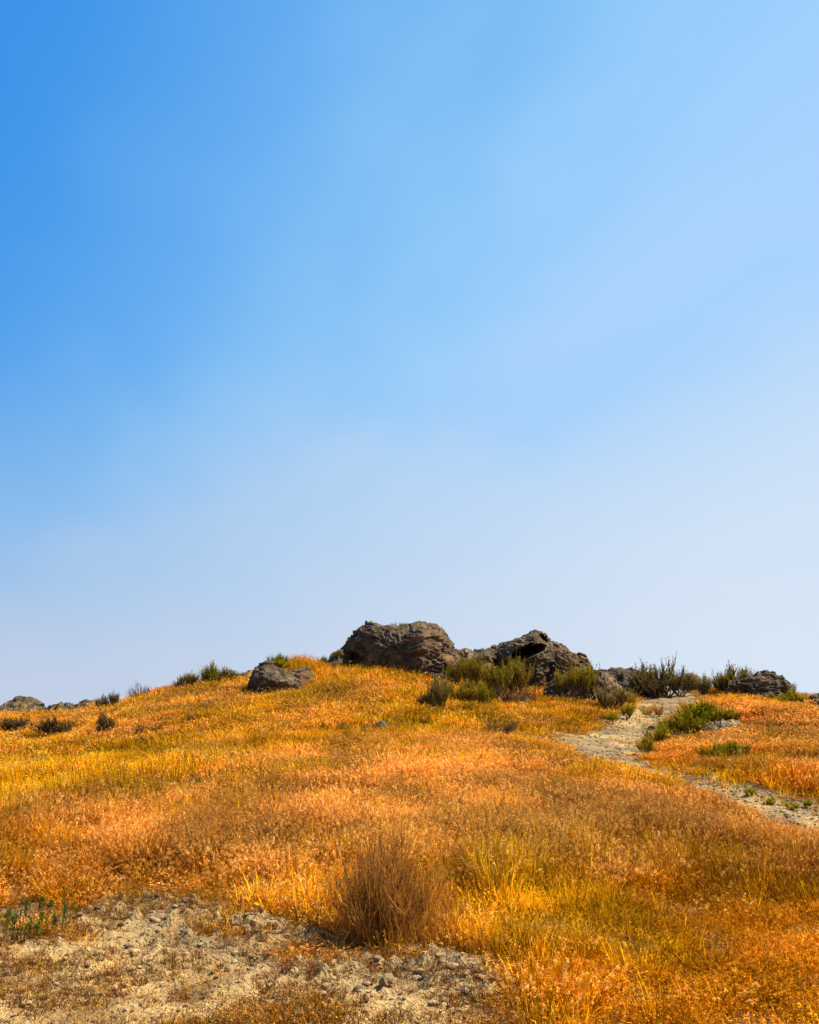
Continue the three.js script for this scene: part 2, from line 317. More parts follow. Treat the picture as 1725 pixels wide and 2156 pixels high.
    const m = (0.12 + 1.75 * fbm(a * 3.1, b * 8.4, c * 3.1 + 20, 5)) * (1 - 0.45 * sstep(0.55, 0.68, fbm(a * 7, b * 16, c * 7 + 5, 3))) * (0.75 + 0.5 * w2[2]) * (0.8 + 0.4 * w3[2]) * (1 - 0.25 * Math.max(crack1, crack2 * 0.7));
    for (let q = 0; q < 3; q++) col[v + q] = lerp(lerp(tone[q], [0.16, 0.062, 0.012][q], r), [0.28, 0.185, 0.070][q], li) * m;
  }
  g.setAttribute('color', new THREE.BufferAttribute(col, 3));
  const far = atDepth(line[0][0], line[0][1], d);
  g.translate(-cx, -y0(cx), d); g.computeVertexNormals();
  const mesh = new THREE.Mesh(g, rockMat); mesh.position.set(cx, y0(cx), -d);
  return put(mesh, name, label, category, group);
}
const GR = 'rocks along the crest';
rock({ name: 'rock_outcrop', label: 'big rounded brown rock dome, tallest on the crest', d: 36.5, seed: 1, nx: 420, ny: 230, tilt: -0.28, cell: 1.3, amp: 0.105, grain: 0.068, rust: 0.45, lichen: 0.35,
  line: [[713, 1418], [714, 1398], [718, 1378], [725, 1361], [732, 1349], [742, 1339], [751, 1329], [760, 1319], [780, 1312], [788, 1313], [800, 1316], [806, 1319], [819, 1316], [836, 1319], [851, 1314], [863, 1313], [881, 1310], [893, 1313], [897, 1316], [915, 1318], [928, 1329], [936, 1338], [938, 1343], [945, 1353], [953, 1369], [968, 1378], [985, 1392], [1002, 1416]],
  depth: [[0, 0.25], [0.12, 1.0], [0.35, 2.1], [0.6, 3.0], [0.8, 2.5], [1, 0.8]],
  hollows: [[746, 1394, 24, 18, 0.6, -0.2]],
  section: [[1.06, 0], [1.04, 0.14], [1.04, 0.26], [1.02, 0.38], [0.95, 0.54], [0.78, 0.75], [0.48, 0.92], [0, 1], [-0.5, 0.88], [-0.9, 0.5], [-1, 0]] });
rock({ name: 'rock_outcrop', label: 'low dark rock shoulder against the left side of the big dome', d: 36.2, seed: 2, nx: 130, ny: 80, cell: 0.7, amp: 0.12, grain: 0.06, rust: 0.6,
  line: [[655, 1425], [665, 1412], [676, 1399], [688, 1393], [695, 1389], [698, 1381], [708, 1369], [722, 1364], [735, 1372], [745, 1418]], depth: [[0, 0.4], [0.5, 1.4], [1, 0.6]], section: LOW });
rock({ name: 'rock_ledge', label: 'low jagged rock ledge joining the dome and the hollowed rock', d: 35.9, seed: 3, nx: 230, ny: 120, tilt: 0.15, cell: 0.8, amp: 0.15, grain: 0.07, rust: 0.35, lichen: 0.5,
  line: [[905, 1420], [922, 1402], [940, 1385], [953, 1374], [963, 1371.5], [980, 1366.7], [994, 1369.6], [1017, 1365.7], [1028, 1368.6], [1040, 1368], [1056, 1378], [1066, 1400], [1072, 1440]], depth: [[0, 0.4], [0.3, 1.2], [0.7, 1.6], [1, 0.7]],
  hollows: [[955, 1392, 14, 5, 0.5, 0.4], [1035, 1402, 9, 10, 0.6, 0]] });
rock({ name: 'rock_outcrop', label: 'slanting peaked rock with two dark hollows right of the dome', d: 36, seed: 4, nx: 380, ny: 240, tilt: 0.42, cell: 0.95, amp: 0.13, grain: 0.06, rust: 0.35, lichen: 0.4,
  line: [[1022, 1440], [1026, 1400], [1032, 1378], [1041, 1363], [1061, 1353], [1084, 1344.6], [1103, 1338.8], [1119, 1330], [1127.5, 1327], [1136, 1333], [1142, 1337], [1147, 1343], [1155, 1348], [1161, 1356], [1166, 1370], [1172, 1400], [1176, 1445]], depth: [[0, 0.5], [0.3, 1.7], [0.6, 2.2], [0.85, 1.6], [1, 0.6]],
  section: [[1.0, 0], [1.0, 0.3], [1.02, 0.55], [0.9, 0.74], [0.55, 0.9], [0, 1], [-0.5, 0.88], [-0.9, 0.5], [-1, 0]],
  hollows: [[1099, 1381, 35, 13, 2.2, 0.32], [1139, 1351, 15, 6.5, 1.3, -0.25]] });
rock({ name: 'rock_outcrop', label: 'broken tan block rock forming the right slope of the hollowed peak', d: 35.6, seed: 5, nx: 300, ny: 180, tilt: -0.5, cell: 0.62, amp: 0.19, grain: 0.08, rust: 0.45, lichen: 0.4, tone: [0.106, 0.057, 0.015],
  line: [[1102, 1440], [1110, 1408], [1122, 1385], [1135, 1366], [1150, 1354], [1163, 1351.7], [1186, 1361], [1197, 1371], [1213, 1380], [1226, 1381], [1236, 1390], [1243, 1399], [1251, 1415], [1262, 1448]], depth: [[0, 0.5], [0.35, 1.8], [0.7, 1.6], [1, 0.5]], section: LOW });
rock({ name: 'boulder', label: 'dark wedge boulder with a lit slanting top, left of the dome', d: ground(585, 1464).d + 0.7, seed: 6, nx: 240, ny: 150, tilt: -0.62, cell: 0.85, amp: 0.07, grain: 0.04, rust: 0.4, lichen: 0.45, tone: [0.056, 0.030, 0.009],
  line: [[519, 1468], [523, 1453], [529, 1435], [530, 1417], [532, 1413], [537, 1407], [544, 1400.6], [550, 1397.8], [555, 1397], [559, 1394], [566, 1393.3], [578, 1400.6], [589, 1406], [606, 1415], [622, 1425], [639, 1435], [651, 1446]],
  base: [[519, 1466], [575, 1461], [620, 1452], [655, 1448]], depth: [[0, 0.1], [0.13, 0.6], [0.36, 1.0], [1, 0.5]],
  section: [[0.80, 0], [0.97, 0.35], [1.05, 0.58], [1.0, 0.64], [0.5, 0.84], [0, 1], [-0.6, 0.8], [-1, 0]], lean: 0.12 });
rock({ name: 'boulder', label: 'low dark slab under the grassy mound behind the wedge boulder', d: 32.2, seed: 7, nx: 100, ny: 60, cell: 0.5, amp: 0.08, grain: 0.05, lichen: 0.3,
  line: [[600, 1438], [608, 1414], [618, 1408], [632, 1405], [646, 1408], [658, 1416], [668, 1426], [676, 1440]], depth: [[0, 0.5], [0.5, 0.9], [1, 0.5]], section: LOW });
rock({ name: 'boulder', label: 'small pale rock ledge just left of the wedge boulder', d: 35.4, seed: 8, nx: 90, ny: 50, cell: 0.4, amp: 0.07, grain: 0.05, lichen: 0.6, tone: [0.134, 0.071, 0.018],
  line: [[492, 1436], [500, 1425], [508, 1418], [516, 1414], [526, 1411], [538, 1413], [545, 1440]], depth: [[0, 0.3], [0.5, 0.7], [1, 0.4]], section: LOW });
rock({ name: 'boulder', label: 'large cracked grey green boulder at the far left of the skyline', d: 41, seed: 9, nx: 180, ny: 100, tilt: 1.2, cell: 1.1, amp: 0.12, grain: 0.06, rust: 0.1, lichen: 0.5, tone: [0.081, 0.050, 0.011],
  line: [[8, 1512], [13, 1490], [19, 1480], [33, 1473], [37, 1468], [43.5, 1467], [51, 1466], [60, 1470], [66.6, 1468.6], [77, 1475], [87, 1483], [93, 1493], [98, 1512]], depth: [[0, 0.6], [0.5, 1.5], [1, 0.6]], hollows: [[61, 1482, 3.4, 12, 0.7, 0]] });
rock({ name: 'boulder', label: 'dark low boulder at the left edge before the cracked boulder', d: 39, seed: 10, nx: 90, ny: 60, cell: 0.6, amp: 0.1, grain: 0.06, tone: [0.057, 0.034, 0.009],
  line: [[-40, 1515], [-22, 1494], [-8, 1489], [0, 1488], [9, 1487], [18, 1490], [25, 1495], [31, 1512]], depth: [[0, 0.5], [0.5, 0.9], [1, 0.5]] });
rock({ name: 'boulder', label: 'rounded dark boulder, first of the skyline row right of the cracked one', d: 40.5, seed: 11, nx: 70, ny: 50, cell: 0.5, amp: 0.07, lichen: 0.4,
  line: [[96, 1510], [100, 1494], [109, 1485], [118, 1482], [122, 1486], [126, 1510]], depth: [[0, 0.3], [0.5, 0.6], [1, 0.3]] });
rock({ name: 'boulder', label: 'knobbly dark boulder, second of the row on the left skyline', d: 40.2, seed: 12, nx: 70, ny: 50, cell: 0.4, amp: 0.07, lichen: 0.3,
  line: [[115, 1510], [119, 1487], [124, 1481], [129, 1479], [134, 1483], [138, 1490], [142, 1508]], depth: [[0, 0.3], [0.5, 0.6], [1, 0.3]] });
rock({ name: 'boulder', label: 'small upright block on the left skyline beside the long slab', d: 41, seed: 13, nx: 70, ny: 50, cell: 0.4, amp: 0.07, lichen: 0.4,
  line: [[132, 1505], [137, 1481], [142, 1477.6], [147, 1478.5], [154, 1482], [160, 1490], [165, 1505]], depth: [[0, 0.3], [0.5, 0.6], [1, 0.3]] });
rock({ name: 'rock_slab', label: 'long smooth grey slab lying along the left skyline', d: 41, seed: 14, nx: 110, ny: 60, cell: 0.9, amp: 0.06, grain: 0.04, rust: 0.2, lichen: 0.5, tone: [0.118, 0.069, 0.018],
  line: [[150, 1502], [156, 1484], [166, 1478.5], [178, 1473.7], [192, 1475], [210, 1474.6], [226, 1480], [236, 1500]], depth: [[0, 0.4], [0.5, 0.9], [1, 0.4]], section: LOW });
rock({ name: 'rock_outcrop', label: 'dark layered rock on the crest behind the olive bushes left of the path', d: 35.5, seed: 15, nx: 190, ny: 110, tilt: -0.3, cell: 0.75, amp: 0.13, grain: 0.06, lichen: 0.25, rust: 0.15, tone: [0.065, 0.037, 0.011],
  line: [[1238, 1450], [1247, 1418], [1257, 1412], [1271, 1410.6], [1280, 1406], [1294, 1403.4], [1309, 1404], [1322, 1407], [1345, 1412], [1362, 1425], [1375, 1455]], depth: [[0, 0.5], [0.5, 1.3], [1, 0.6]], section: LOW });
rock({ name: 'boulder', label: 'flat topped tan boulder between the olive bush and dark layered rock', d: 32.6, seed: 16, nx: 120, ny: 80, tilt: 0.3, cell: 0.6, amp: 0.1, grain: 0.06, lichen: 0.75, rust: 0.3, tone: [0.123, 0.063, 0.016],
  line: [[1226, 1466], [1236, 1436], [1247, 1424], [1264, 1415], [1283, 1416], [1290, 1427], [1300, 1438], [1307, 1462]], depth: [[0, 0.4], [0.5, 0.95], [1, 0.5]], section: WEDGE });
rock({ name: 'boulder', label: 'dark low boulder in shade left of the big olive bush', d: 32, seed: 17, nx: 100, ny: 60, cell: 0.5, amp: 0.09, grain: 0.05, lichen: 0.2,
  line: [[1146, 1472], [1150, 1448], [1160, 1436], [1176, 1428], [1200, 1424], [1225, 1432], [1234, 1470]], depth: [[0, 0.3], [0.5, 0.7], [1, 0.4]], section: WEDGE });
rock({ name: 'boulder', label: 'small dark rock on the skyline just left of the crest path top', d: 37.5, seed: 18, nx: 70, ny: 50, cell: 0.5, amp: 0.08,
  line: [[1438, 1460], [1446, 1423], [1453, 1419], [1461, 1419], [1470, 1428], [1480, 1458]], depth: [[0, 0.4], [0.5, 0.7], [1, 0.4]] });
rock({ name: 'rock_outcrop', label: 'dark rough rock mound under bushes right of the path', d: 34, seed: 19, nx: 190, ny: 120, tilt: -0.35, cell: 0.7, amp: 0.11, grain: 0.09, lichen: 0.4, rust: 0.15, tone: [0.065, 0.037, 0.010],
  line: [[1530, 1458], [1545, 1438], [1558, 1432], [1571, 1426], [1590, 1419], [1615, 1415], [1625, 1417], [1635, 1422], [1647, 1430], [1655, 1437], [1664, 1460]], depth: [[0, 0.4], [0.5, 1.2], [1, 0.5]], section: LOW });
rock({ name: 'boulder', label: 'low brown rock at the right edge of the crest', d: 33, seed: 20, nx: 100, ny: 60, cell: 0.5, amp: 0.09, tone: [0.101, 0.051, 0.013],
  line: [[1696, 1484], [1704, 1468], [1714, 1461], [1727, 1457], [1745, 1460], [1765, 1484]], depth: [[0, 0.4], [0.5, 0.8], [1, 0.4]], section: LOW });
{
  const g = ground(1510, 1540);
  rock({ name: 'rock_slab', label: 'lichen covered slanting slab in the green shrub by the path', d: g.d + 0.2, seed: 21, nx: 160, ny: 80, tilt: 0.4, cell: 0.35, amp: 0.06, grain: 0.035, lichen: 0.8, tone: [0.134, 0.080, 0.021],
    line: [[1462, 1556], [1470, 1541], [1478, 1533], [1494, 1524], [1508, 1517], [1522, 1513], [1538, 1514], [1554, 1519], [1566, 1540]], base: [[1462, 1552], [1566, 1540]], depth: [[0, 0.2], [0.5, 0.4], [1, 0.25]], section: WEDGE });
}

// stones: small rocks lying in the grass and on the soil
function stoneGeo(seed, flat = 0.6, det = 3) {
  const g = new THREE.IcosahedronGeometry(1, det), p = g.attributes.position, c = new Float32Array(p.count * 3);
  for (let i = 0; i < p.count; i++) {
    const x = p.getX(i), y = p.getY(i), z = p.getZ(i), w = worley(x * 1.1 + seed * 7.1, y * 1.1, z * 1.1);
    const k = 0.8 + 0.5 * (fbm(x * 1.2 + seed * 9, y * 1.2, z * 1.2, 3) - 0.5) + 0.35 * (w[2] - 0.5) * sstep(0, 0.3, w[1] - w[0]) + 0.2 * (fbm(x * 5, y * 5 + seed, z * 5, 2) - 0.5);
    p.setXYZ(i, x * k * 1.15, y * k * flat, z * k);
    const m = 0.7 + 0.6 * fbm(x * 3 + seed, y * 3, z * 3, 3); c.set([m, m, m], i * 3);
  }
  g.setAttribute('color', new THREE.BufferAttribute(c, 3)); g.computeVertexNormals(); return g;
}
const stoneGeos = [1, 2, 3, 4, 5, 6].map((s) => stoneGeo(s, 0.5 + 0.08 * s));
const stoneMats = [[0.34, 0.205, 0.075], [0.22, 0.135, 0.052], [0.06, 0.04, 0.022], [0.44, 0.295, 0.13], [0.18, 0.095, 0.04]].map((c) => new THREE.MeshStandardMaterial({ name: 'stone', color: V3(c), vertexColors: true, roughness: 1 }));
function stone(px, py, wpx, tone, label, group, name = 'stone', sink = 0.25) {
  const g = ground(px, py), r = wpx / 2 * g.d / 2115 * 0.86, rg = rngOf(Math.round(px * 7 + py));
  const m = new THREE.Mesh(stoneGeos[Math.floor(rg() * 6)], stoneMats[tone]);
  m.scale.set(r, r * (0.8 + 0.4 * rg()), r * (0.75 + 0.4 * rg())); m.rotation.y = rg() * 6.3; m.rotation.z = (rg() - 0.5) * 0.5;
  m.position.set(g.x, HT(g.x, g.d) + r * (0.5 - sink), -g.d);
  if (name === 'stone' && wpx > 12 && g.d > 9) shrubSpots.push([g.x, g.d, r * 1.15]);
  return put(m, name, label, 'stone', group);
}
const dullGroup = 'loose stones on the bare soil';
const loose = [[255, 1969, 17, 4, 'brown flat stone beside the green weeds on the bare soil'], [209, 2033, 18, 1, 'grey flat stone alone on the palest sand'], [450, 1986, 20, 2, 'darkest stone in the heap of clods'], [493, 2042, 14, 3, 'pale angular stone below the heap of clods'],
  [480, 2060, 18, 1, 'grey brown stone under the pale angular stone'], [14, 2064, 17, 2, 'dark stone at the left edge on bare sand'], [30, 2145, 14, 2, 'dark stone near the bottom left corner'], [62, 2150, 20, 1, 'larger grey stone at the bottom, beside the corner stone'],
  [816, 2096, 44, 1, 'widest grey stone under the foreground bush, in the bare patch'], [789, 2103, 13, 3, 'white stone touching the widest grey stone'], [680, 2121, 25, 3, 'pale tan stone low in the middle of the bare soil'], [798, 2048, 34, 0, 'sandy lump just below the foreground bush'],
  [917, 2143, 30, 3, 'pale flat stone at the bottom, right of the middle'], [770, 2124, 22, 0, 'tan stone below the widest grey stone'], [686, 2141, 14, 3, 'small white stone at the bottom below the pale tan stone']];
for (const [px, py, w, t, label] of loose) stone(px, py, w, t, label, dullGroup);
stone(770, 1536, 18, 2, 'smaller dark rock of the pair sunk in golden grass', 'dark rocks sunk in the grass', 'stone', 0.05); stone(806, 1537, 46, 2, 'larger dark rock of the pair sunk in golden grass', 'dark rocks sunk in the grass', 'stone', 0.42);
stone(570, 1556, 16, 2, 'small black stone in the grass below the wedge boulder', 'dark rocks sunk in the grass', 'stone', 0.05);
stone(1672, 1540, 24, 2, 'dark stone in the orange grass on the right slope', 'dark rocks sunk in the grass', 'stone', 0.05);
stone(1718, 1608, 24, 3, 'pale stone in the orange grass at the right edge', null, 'stone', 0.05);
stone(1372, 1531, 20, 2, 'dark flat stone on the path edge beside the green shrubs', null, 'stone', 0);
{ // clods and rubble that repeat
  const rg = rngOf(77), gl = 'grey soil clods in the heap on the bare soil', gt = 'broken stones scattered at the top of the path';
  for (let k = 0; k < 34; k++) { const px = 389 + 165 * rg(), py = 1955 + 48 * rg(); stone(px, py, 9 + 17 * rg() * rg(), rg() < 0.6 ? 1 : 0, 'grey earth clod in the heap on the bare soil', gl, 'clod', 0.2); }
  for (let k = 0; k < 16; k++) stone(1362 + 66 * rg(), 1450 + 12 * rg(), 7 + 9 * rg(), rg() < 0.5 ? 0 : 3, 'pale broken stone at the top end of the path', gt, 'stone', 0.1);
  for (let k = 0; k < 22; k++) stone(230 + 190 * rg(), 1895 + 50 * rg(), 8 + 12 * rg() * rg(), rg() < 0.5 ? 1 : 0, 'earth clod on the upper edge of the bare soil', 'clods along the upper edge of the bare soil', 'clod', 0.2);
}
// gravel and crumbs that nobody could count
function scatter(name, label, category, geos, mats, list) {
  const grp = new THREE.Group(), m4 = new THREE.Matrix4(), q = new THREE.Quaternion(), e = new THREE.Euler();
  geos.forEach((g, k) => {
    const mine = list.filter((l) => l.k === k); if (!mine.length) return;
    const im = new THREE.InstancedMesh(g, mats[k % mats.length], mine.length); im.name = name + '_piece';
    mine.forEach((l, i) => { e.set(l.rx || 0, l.ry || 0, l.rz || 0, 'YXZ'); q.setFromEuler(e); m4.compose(new THREE.Vector3(l.x, l.y, -l.d), q, new THREE.Vector3(l.sx, l.sy, l.sz ?? l.sx)); im.setMatrixAt(i, m4); im.setColorAt(i, new THREE.Color().setRGB(...l.c)); });
    grp.add(im);
  });
  return put(grp, name, label, category, null, 'stuff');
}
const pebbleGeos = [11, 12, 13].map((s) => stoneGeo(s, 0.6, 1));
const plainStone = new THREE.MeshStandardMaterial({ name: 'pebble', color: BASE, vertexColors: true, roughness: 1 });
{
  const rg = rngOf(5), list = [], list2 = [];
  for (let k = 0; k < 11000; k++) {
    const p = pathPts[Math.floor(rg() * pathPts.length)], a = rg() * 6.3, r = Math.sqrt(rg()) * (p.y + 0.25), x = p.x + Math.cos(a) * r, d = p.z + Math.sin(a) * r, s = 0.007 + 0.028 * rg() ** 5, t = 0.7 + 0.6 * rg(), w = rg();
    list.push({ k: k % 3, x, d, y: HT(x, d) + 0.045 + s * 0.2, sx: s, sy: s, ry: rg() * 6, c: (w < 0.12 ? [0.14, 0.095, 0.045] : w < 0.85 ? [0.30, 0.195, 0.08] : [0.40, 0.27, 0.12]).map((v) => v * t) });
  }
  for (let k = 0; k < 16000; k++) {
    const d = 5 + 6 * rg(), x = (rg() - 0.5) * 1.3 * d; if (rg() > bareAt(x, d)) continue;
    const hp = heapAt(x, d), s = (0.004 + 0.018 * rg() ** 6) * (1 + 0.9 * hp), t = 0.7 + 0.6 * rg(), w = rg();
    list2.push({ k: k % 3, x, d, y: HT(x, d) + s * 0.15, sx: s, sy: s, ry: rg() * 6, c: (w < 0.3 ? [0.13, 0.08, 0.035] : w < 0.9 ? [0.34, 0.21, 0.08] : [0.44, 0.29, 0.12]).map((v) => v * t) });
  }
  scatter('gravel', 'loose grey and tan gravel along the footpath', 'gravel', pebbleGeos, [plainStone], list);
  scatter('soil_crumbs', 'crumbs and pebbles of pale soil in the bare foreground', 'pebbles', pebbleGeos, [plainStone], list2);
}

// ---------------------------------------------------------------- grass
class Strip {                            // collects thin blades and slivers
  constructor() { this.p = []; this.c = []; this.i = []; }
  quadStrip(pts, ws, side, cols) {
    const b = this.p.length / 3; let n = 0;
    pts.forEach((q, k) => {
      if (ws[k] > 1e-5) { this.p.push(q.x - side.x * ws[k], q.y - side.y * ws[k], q.z - side.z * ws[k], q.x + side.x * ws[k], q.y + side.y * ws[k], q.z + side.z * ws[k]); this.c.push(...cols[k], ...cols[k]); n += 2; }
      else { this.p.push(q.x, q.y, q.z); this.c.push(...cols[k]); n += 1; }
    });
    let k = 0; while (k + 3 < n) { this.i.push(b + k, b + k + 1, b + k + 3, b + k, b + k + 3, b + k + 2); k += 2; }
    if (n % 2) this.i.push(b + k, b + k + 1, b + k + 2);
  }
  tube(pts, rs, cols, sides = 3) {
    const b = this.p.length / 3, up = new THREE.Vector3(), s1 = new THREE.Vector3(), s2 = new THREE.Vector3();
    pts.forEach((q, k) => {
      up.subVectors(pts[Math.min(k + 1, pts.length - 1)], pts[Math.max(k - 1, 0)]).normalize();
      s1.set(1, 0.01, 0.3).cross(up).normalize(); s2.crossVectors(up, s1);
      for (let j = 0; j < sides; j++) { const a = j / sides * 6.2832; this.p.push(q.x + (s1.x * Math.cos(a) + s2.x * Math.sin(a)) * rs[k], q.y + (s1.y * Math.cos(a) + s2.y * Math.sin(a)) * rs[k], q.z + (s1.z * Math.cos(a) + s2.z * Math.sin(a)) * rs[k]); this.c.push(...cols[k]); }
      if (k) for (let j = 0; j < sides; j++) { const a = b + (k - 1) * sides + j, c = b + (k - 1) * sides + (j + 1) % sides; this.i.push(a, c, c + sides, a, c + sides, a + sides); }
    });
  }
  geometry() {
    const g = new THREE.BufferGeometry();
    g.setAttribute('position', new THREE.Float32BufferAttribute(this.p, 3)); g.setAttribute('color', new THREE.Float32BufferAttribute(this.c, 3)); g.setIndex(this.i); return g;
  }
}
const vec = (x, y, z) => new THREE.Vector3(x, y, z);
function blade(S, rg, o) {               // one bent blade; returns its tip and direction
  const { x, z, h, lean, az, bend, w, seg, col, twist = rg() * 6.3 } = o, pts = [], ws = [], cols = [];
  let px = x, py = -0.03, pz = z, th = lean; const step = (h + 0.03) / seg;
  for (let k = 0; k <= seg; k++) {
    pts.push(vec(px, py, pz)); ws.push(k === seg ? 0 : w * (1 - 0.55 * k / seg) * 0.5); cols.push(col);
    px += Math.sin(th) * Math.cos(az) * step; pz += Math.sin(th) * Math.sin(az) * step; py += Math.cos(th) * step; th += bend / seg;
  }
  S.quadStrip(pts, ws, vec(Math.cos(twist), 0, Math.sin(twist)), cols);
  return { tip: pts[seg], prev: pts[seg - 1], th, az };
}
function head(S, rg, t, o) {             // a seed head: slivers hanging from the end of a stalk
  const { n, len, w, droop, col } = o, dir = t.tip.clone().sub(t.prev).normalize(), a0 = t.az;
  for (let k = 0; k < n; k++) {
    const s = k / n, q = t.prev.clone().lerp(t.tip, 0.55 + 0.45 * s), az = a0 + (rg() - 0.5) * 1.8, dr = droop * (0.5 + rg());
    const d = vec(Math.cos(az) * 0.8, dir.y * 0.5 - dr, Math.sin(az) * 0.8).normalize(), L = len * (0.6 + 0.8 * rg()), m = 0.75 + 0.5 * rg(), c = col.map((v) => v * m), a = rg() * 6.3;
    S.quadStrip([q, q.clone().addScaledVector(d, L * 0.5), q.clone().addScaledVector(d, L)], [w * 0.25, w * 0.5, 0], vec(Math.cos(a), 0.3, Math.sin(a)).normalize(), [c, c, c]);
  }
}
function tuftGeo(seed, o) {
  const rg = rngOf(seed), S = new Strip();
  for (let k = 0; k < o.n; k++) {
    const r = Math.sqrt(rg()) * o.R, a = rg() * 6.3, m = 0.2 + 1.75 * rg() ** 2.1, hue = (rg() - 0.5) * 0.55, az = o.wild ? rg() * 6.3 : a + (rg() - 0.5) * 2;
    const c = [m * (1 - 0.05 * hue), m * (1 + 0.28 * hue), m * (1 + 0.5 * hue)];
    const t = blade(S, rg, { x: Math.cos(a) * r, z: Math.sin(a) * r, h: lerp(o.h[0], o.h[1], rg()), lean: (0.05 + rg()) * o.lean, az, bend: (rg() + 0.2) * o.bend * (o.wild && rg() < 0.4 ? -1 : 1), w: o.w * (0.7 + 0.6 * rg()), seg: o.seg, col: c });
    if (o.head && rg() < o.head.p) head(S, rg, t, { ...o.head, n: o.head.n, col: o.head.col });
  }
  return S.geometry();
}
const bladeMat = new THREE.MeshPhysicalMaterial({ name: 'dry grass', color: BASE, vertexColors: true, roughness: 1, specularIntensity: 0, transmission: 0.22, thickness: 0, side: THREE.DoubleSide });
// kinds of tuft, near and far
const KIND = {
  gold: { n: 40, R: 0.10, h: [0.18, 0.42], lean: 0.28, bend: 0.5, w: 0.0040, seg: 3, head: { p: 0.3, n: 5, len: 0.018, w: 0.0032, droop: 0.2, col: [1.15, 1.2, 3] } },
  rust: { n: 48, R: 0.12, h: [0.12, 0.32], lean: 0.5, bend: 0.9, w: 0.0036, seg: 3, head: { p: 0.4, n: 6, len: 0.018, w: 0.0035, droop: 0.6, col: [1.2, 1.35, 5] } },
  pink: { n: 34, R: 0.12, h: [0.16, 0.36], lean: 0.4, bend: 0.9, w: 0.0030, seg: 3, head: { p: 0.9, n: 9, len: 0.025, w: 0.0046, droop: 0.8, col: [1.24, 1.78, 6.8] } },
  matted: { n: 64, R: 0.15, h: [0.05, 0.19], lean: 1.1, bend: 1.6, w: 0.0036, seg: 3, wild: true, head: { p: 0.25, n: 4, len: 0.016, w: 0.0036, droop: 0.4, col: [1.2, 1.4, 5] } },
};
KIND.tall = { n: 5, R: 0.10, h: [0.32, 0.58], lean: 0.45, bend: 0.7, w: 0.0036, seg: 4, head: { p: 0.9, n: 9, len: 0.028, w: 0.0045, droop: 0.5, col: [1.1, 1.2, 1.6] } };
const grassGeos = {}, VAR = 4;
for (const k in KIND) {
  const o = KIND[k]; grassGeos[k] = [];
  [[1, 1, 1, 1], [0.5, 1.1, 1.8, 0.6], [0.3, 1.15, 3.0, 0.45]].forEach(([n, R, w, hn], lod) => {
    for (let v = 0; v < VAR; v++) grassGeos[k].push(tuftGeo(100 + lod * 100 + v * 7 + k.length * 31, { ...o, n: Math.round(o.n * n), R: o.R * R, w: o.w * w, head: { ...o.head, n: Math.ceil(o.head.n * hn), len: o.head.len * (1 + 0.3 * lod), w: o.head.w * w } }));
  });
}
// where each kind grows: patches over the hillside
const patches = [];
function patch(kind, px, py, rx, ry, w) { const g = ground(px, py), a = ground(px, py - ry), b = ground(px, py + ry); patches.push({ kind, x: g.x, d: g.d, rx: rx * g.d / 2115, rd: Math.max(0.3, (a.d - b.d) / 2), w }); }
for (const p of [['gold', 150, 1645, 320, 45, 1.6], ['gold', 590, 1640, 240, 40, 1.5], ['gold', 60, 1590, 110, 30, 1.2], ['gold', 1180, 1650, 120, 22, 1.0], ['gold', 620, 1518, 260, 24, 1.4], ['gold', 900, 1532, 250, 30, 1.3], ['gold', 1060, 1500, 190, 16, 1.6], ['gold', 1020, 1900, 110, 75, 5], ['gold', 1430, 1652, 110, 34, 2.6], ['matted', 1420, 1930, 260, 90, 4],
  ['gold', 1200, 1497, 120, 18, 2.4], ['gold', 440, 1580, 240, 28, 0.9], ['gold', 400, 1446, 150, 18, 1.2], ['gold', 780, 1432, 220, 22, 1.0], ['gold', 50, 1510, 90, 8, 2], ['gold', 1560, 1470, 90, 14, 1.6],
  ['pink', 350, 1487, 240, 16, 1.8], ['pink', 900, 1700, 520, 60, 1.8], ['pink', 1250, 1712, 300, 55, 1.8], ['pink', 560, 1765, 320, 55, 1.3], ['pink', 1180, 1795, 260, 40, 1.6], ['pink', 430, 1535, 240, 24, 1.1], ['pink', 860, 1600, 320, 22, 1.3], ['pink', 1600, 1520, 250, 45, 1.6], ['pink', 1680, 1475, 120, 20, 1.5], ['pink', 180, 1735, 250, 45, 0.8],
  ['rust', 120, 1810, 260, 70, 1.7], ['rust', 1520, 1900, 300, 90, 1.6], ['rust', 560, 1870, 220, 50, 1.6], ['rust', 1450, 1602, 130, 24, 1.8], ['rust', 1600, 1620, 200, 30, 1.4], ['rust', 1120, 1600, 130, 40, 0.9], ['rust', 1580, 1790, 200, 50, 1.3], ['rust', 900, 1890, 220, 70, 0.9],
  ['matted', 1560, 1990, 330, 110, 6], ['matted', 280, 1860, 320, 35, 2.2], ['matted', 1350, 2080, 380, 90, 7], ['matted', 1650, 1860, 200, 60, 2.5], ['matted', 1160, 1545, 90, 16, 1.6]]) patch(...p);
const TINT = { tall: [0.78, 0.46, 0.11], gold: [0.99, 0.47, 0.006], rust: [0.66, 0.198, 0.003], pink: [0.63, 0.195, 0.009], matted: [0.66, 0.225, 0.003] };
const density = [];                      // thin or open places: [x, d, rx, rd, factor, height]
